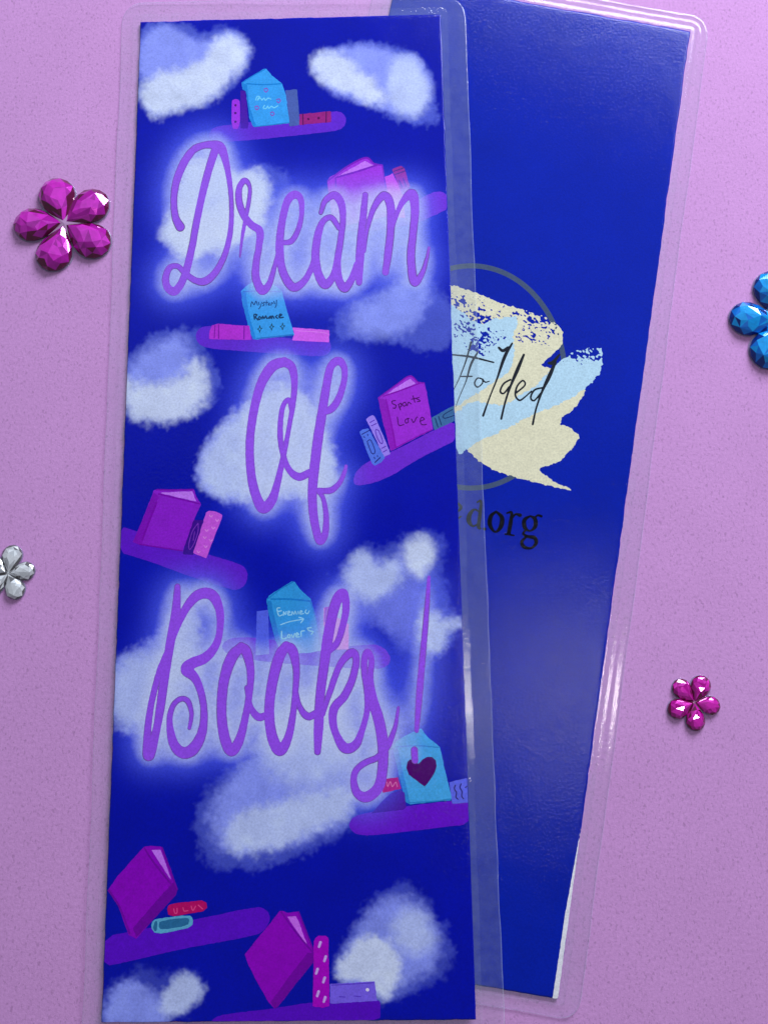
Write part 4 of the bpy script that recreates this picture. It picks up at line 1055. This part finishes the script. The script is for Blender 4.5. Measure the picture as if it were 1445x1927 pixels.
# ------------------------------------------------------------------ rhinestone flowers
def gem_material(name, col):
    nt = NT(name)
    g = nt.n('ShaderNodeNewGeometry')
    nz = nt.n('ShaderNodeTexNoise', Vector=g.outputs['Position'], Scale=110.0, Detail=2.0)
    mr = nt.n('ShaderNodeMapRange', Value=nz.outputs[0])
    mr.inputs['To Min'].default_value = 0.65
    mr.inputs['To Max'].default_value = 1.35
    mul = nt.n('ShaderNodeVectorMath', _operation='SCALE')
    mul.inputs[0].default_value = col
    nt.l(mr.outputs[0], mul.inputs['Scale'])
    p = nt.n('ShaderNodeBsdfPrincipled', Roughness=0.09, Metallic=0.25)
    nt.l(mul.outputs[0], p.inputs['Base Color'])
    p.inputs['Coat Weight'].default_value = 1.0
    p.inputs['Coat Roughness'].default_value = 0.02
    nt.l(p.outputs[0], nt.out.inputs[0])
    return nt.m


HALF = [(0.0, 0.0), (0.10, 0.068), (0.26, 0.188), (0.42, 0.288), (0.58, 0.342), (0.73, 0.338), (0.87, 0.262), (0.96, 0.145), (1.0, 0.0)]


def petal_outline(R, grow=0.0):
    up_ = [(t * R, w * R) for t, w in HALF]
    pts = up_ + [(x, -y) for x, y in up_[-2:0:-1]]
    if grow:
        c = np.array([0.6 * R, 0])
        pts = [tuple(c + (np.array(p) - c) * (1 + grow)) for p in pts]
    return pts


def petal_mesh(R, H, seed):
    rnd = random.Random(seed)
    bm_ = bmesh.new()
    c = (0.60 * R, 0.0)

    def add(scale, z, pts, jit):
        for x, y in pts:
            k = scale * (1 + rnd.uniform(-jit, jit))
            bm_.verts.new((c[0] + (x - c[0]) * k, c[1] + (y - c[1]) * k, z * (1 + rnd.uniform(-jit, jit))))
    o = petal_outline(R)
    add(1.0, 0.0, o, 0.0)
    add(1.0, 0.25 * H, o, 0.0)
    add(0.84, 0.62 * H, o[::2], 0.05)
    add(0.64, 0.86 * H, o[1::2], 0.07)
    add(0.36, 1.0 * H, o[::3], 0.12)
    bm_.verts.new((c[0] + R * rnd.uniform(-.1, .1), R * rnd.uniform(-.06, .06), H * 1.05))
    r = bmesh.ops.convex_hull(bm_, input=bm_.verts)
    bmesh.ops.delete(bm_, geom=[v for v in r['geom_interior'] if isinstance(v, bmesh.types.BMVert)], context='VERTS')
    bmesh.ops.recalc_face_normals(bm_, faces=bm_.faces)
    me = bpy.data.meshes.new('petal')
    for f in bm_.faces:
        # inner reflections painted as facet tints: girdle dark, upper facets mixed at random
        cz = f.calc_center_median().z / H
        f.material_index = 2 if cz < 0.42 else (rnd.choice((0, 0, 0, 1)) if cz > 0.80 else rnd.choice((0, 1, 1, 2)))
    bm_.to_mesh(me)
    bm_.free()
    return me


RIM = film_material('clear_acrylic_rim', 0.16, (0.93, 0.9, 0.95), 0.05, 0.05)


def flower(px, py, angles, radii, tint, mid_reflect, dark_reflect, label, seed):
    c = unproj(np.array(float(px)), np.array(float(py)), DESK)
    e = empty('rhinestone_flower', c, label, 'rhinestone', 'rhinestone flowers')
    gms = [gem_material('gem_%d_%d' % (seed, q), cc) for q, cc in enumerate((tint, mid_reflect, dark_reflect))]  # bright, mid and dark tones paint the facet reflections
    sm = plain('seam_glint_' + str(seed), tuple(0.45 + 0.5 * k for k in tint), 0.15, 0.6, 0.7)
    size = 0.0
    plates = []
    for k, (a, r) in enumerate(zip(angles, radii)):
        ar = math.radians(a)
        tip = unproj(np.array(px + r * math.cos(ar)), np.array(py - r * math.sin(ar)), DESK)
        R = float(np.hypot(*(tip - c)[:2]))
        size = max(size, R)
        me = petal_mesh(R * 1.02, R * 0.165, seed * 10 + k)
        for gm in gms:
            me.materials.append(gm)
        o = bpy.data.objects.new('petal', me)
        link(o, e)
        ang = math.atan2((tip - c)[1], (tip - c)[0])
        o.rotation_euler = (0, 0, ang)
        o.location = (0, 0, 0.0021)
        ca, sa = math.cos(ang), math.sin(ang)
        plates.append([(x * ca - y * sa, x * sa + y * ca) for x, y in petal_outline(R, 0.10)])
    # clear acrylic base plate under the petals
    g = Grid(-size * 1.2, -size * 1.2, size * 1.2, size * 1.2, size / 45)
    f = np.full(g.X.shape, 1.0)
    for q in plates:
        f = np.minimum(f, sd_poly(g.X, g.Y, chaikin(q, 1)))
    sc_ = 1e3
    g2 = Grid(0, 0, 1, 1, 1)
    g2.__dict__.update(g.__dict__)
    g2.X, g2.Y = g.X * sc_, g.Y * sc_
    V, F = g2.contour(f * sc_)
    V = V / sc_
    W = np.c_[V[:, 0] + c[0], V[:, 1] + c[1], np.full(len(V), 0.0019)]
    base = mesh_obj('clear_base', W, F[:, ::-1], RIM, e)
    so = base.modifiers.new('thickness', 'SOLIDIFY')
    so.thickness = 0.0016
    so.offset = -1
    # pale star painting the glints in the valleys between petals, meeting in the middle
    bm_ = bmesh.new()
    ctr = bm_.verts.new((0, 0, size * 0.11))
    srt = sorted(math.atan2(*(unproj(np.array(px + math.cos(math.radians(a))), np.array(py - math.sin(math.radians(a))), DESK) - c)[1::-1]) for a in angles)
    ringv = []
    for k in range(len(srt)):
        a0, a1 = srt[k], srt[(k + 1) % len(srt)] + (2 * math.pi if k == len(srt) - 1 else 0)
        am = (a0 + a1) / 2
        ringv.append(bm_.verts.new((math.cos(a0) * size * .06, math.sin(a0) * size * .06, size * 0.10)))
        L = size * random.uniform(.34, .50)
        ringv.append(bm_.verts.new((math.cos(am) * L, math.sin(am) * L, size * 0.05)))
    for k in range(len(ringv)):
        bm_.faces.new((ctr, ringv[k], ringv[(k + 1) % len(ringv)]))
    me = bpy.data.meshes.new('glint_star')
    bm_.to_mesh(me)
    bm_.free()
    me.materials.append(sm)
    link(bpy.data.objects.new('glint_star', me), e)
    return e


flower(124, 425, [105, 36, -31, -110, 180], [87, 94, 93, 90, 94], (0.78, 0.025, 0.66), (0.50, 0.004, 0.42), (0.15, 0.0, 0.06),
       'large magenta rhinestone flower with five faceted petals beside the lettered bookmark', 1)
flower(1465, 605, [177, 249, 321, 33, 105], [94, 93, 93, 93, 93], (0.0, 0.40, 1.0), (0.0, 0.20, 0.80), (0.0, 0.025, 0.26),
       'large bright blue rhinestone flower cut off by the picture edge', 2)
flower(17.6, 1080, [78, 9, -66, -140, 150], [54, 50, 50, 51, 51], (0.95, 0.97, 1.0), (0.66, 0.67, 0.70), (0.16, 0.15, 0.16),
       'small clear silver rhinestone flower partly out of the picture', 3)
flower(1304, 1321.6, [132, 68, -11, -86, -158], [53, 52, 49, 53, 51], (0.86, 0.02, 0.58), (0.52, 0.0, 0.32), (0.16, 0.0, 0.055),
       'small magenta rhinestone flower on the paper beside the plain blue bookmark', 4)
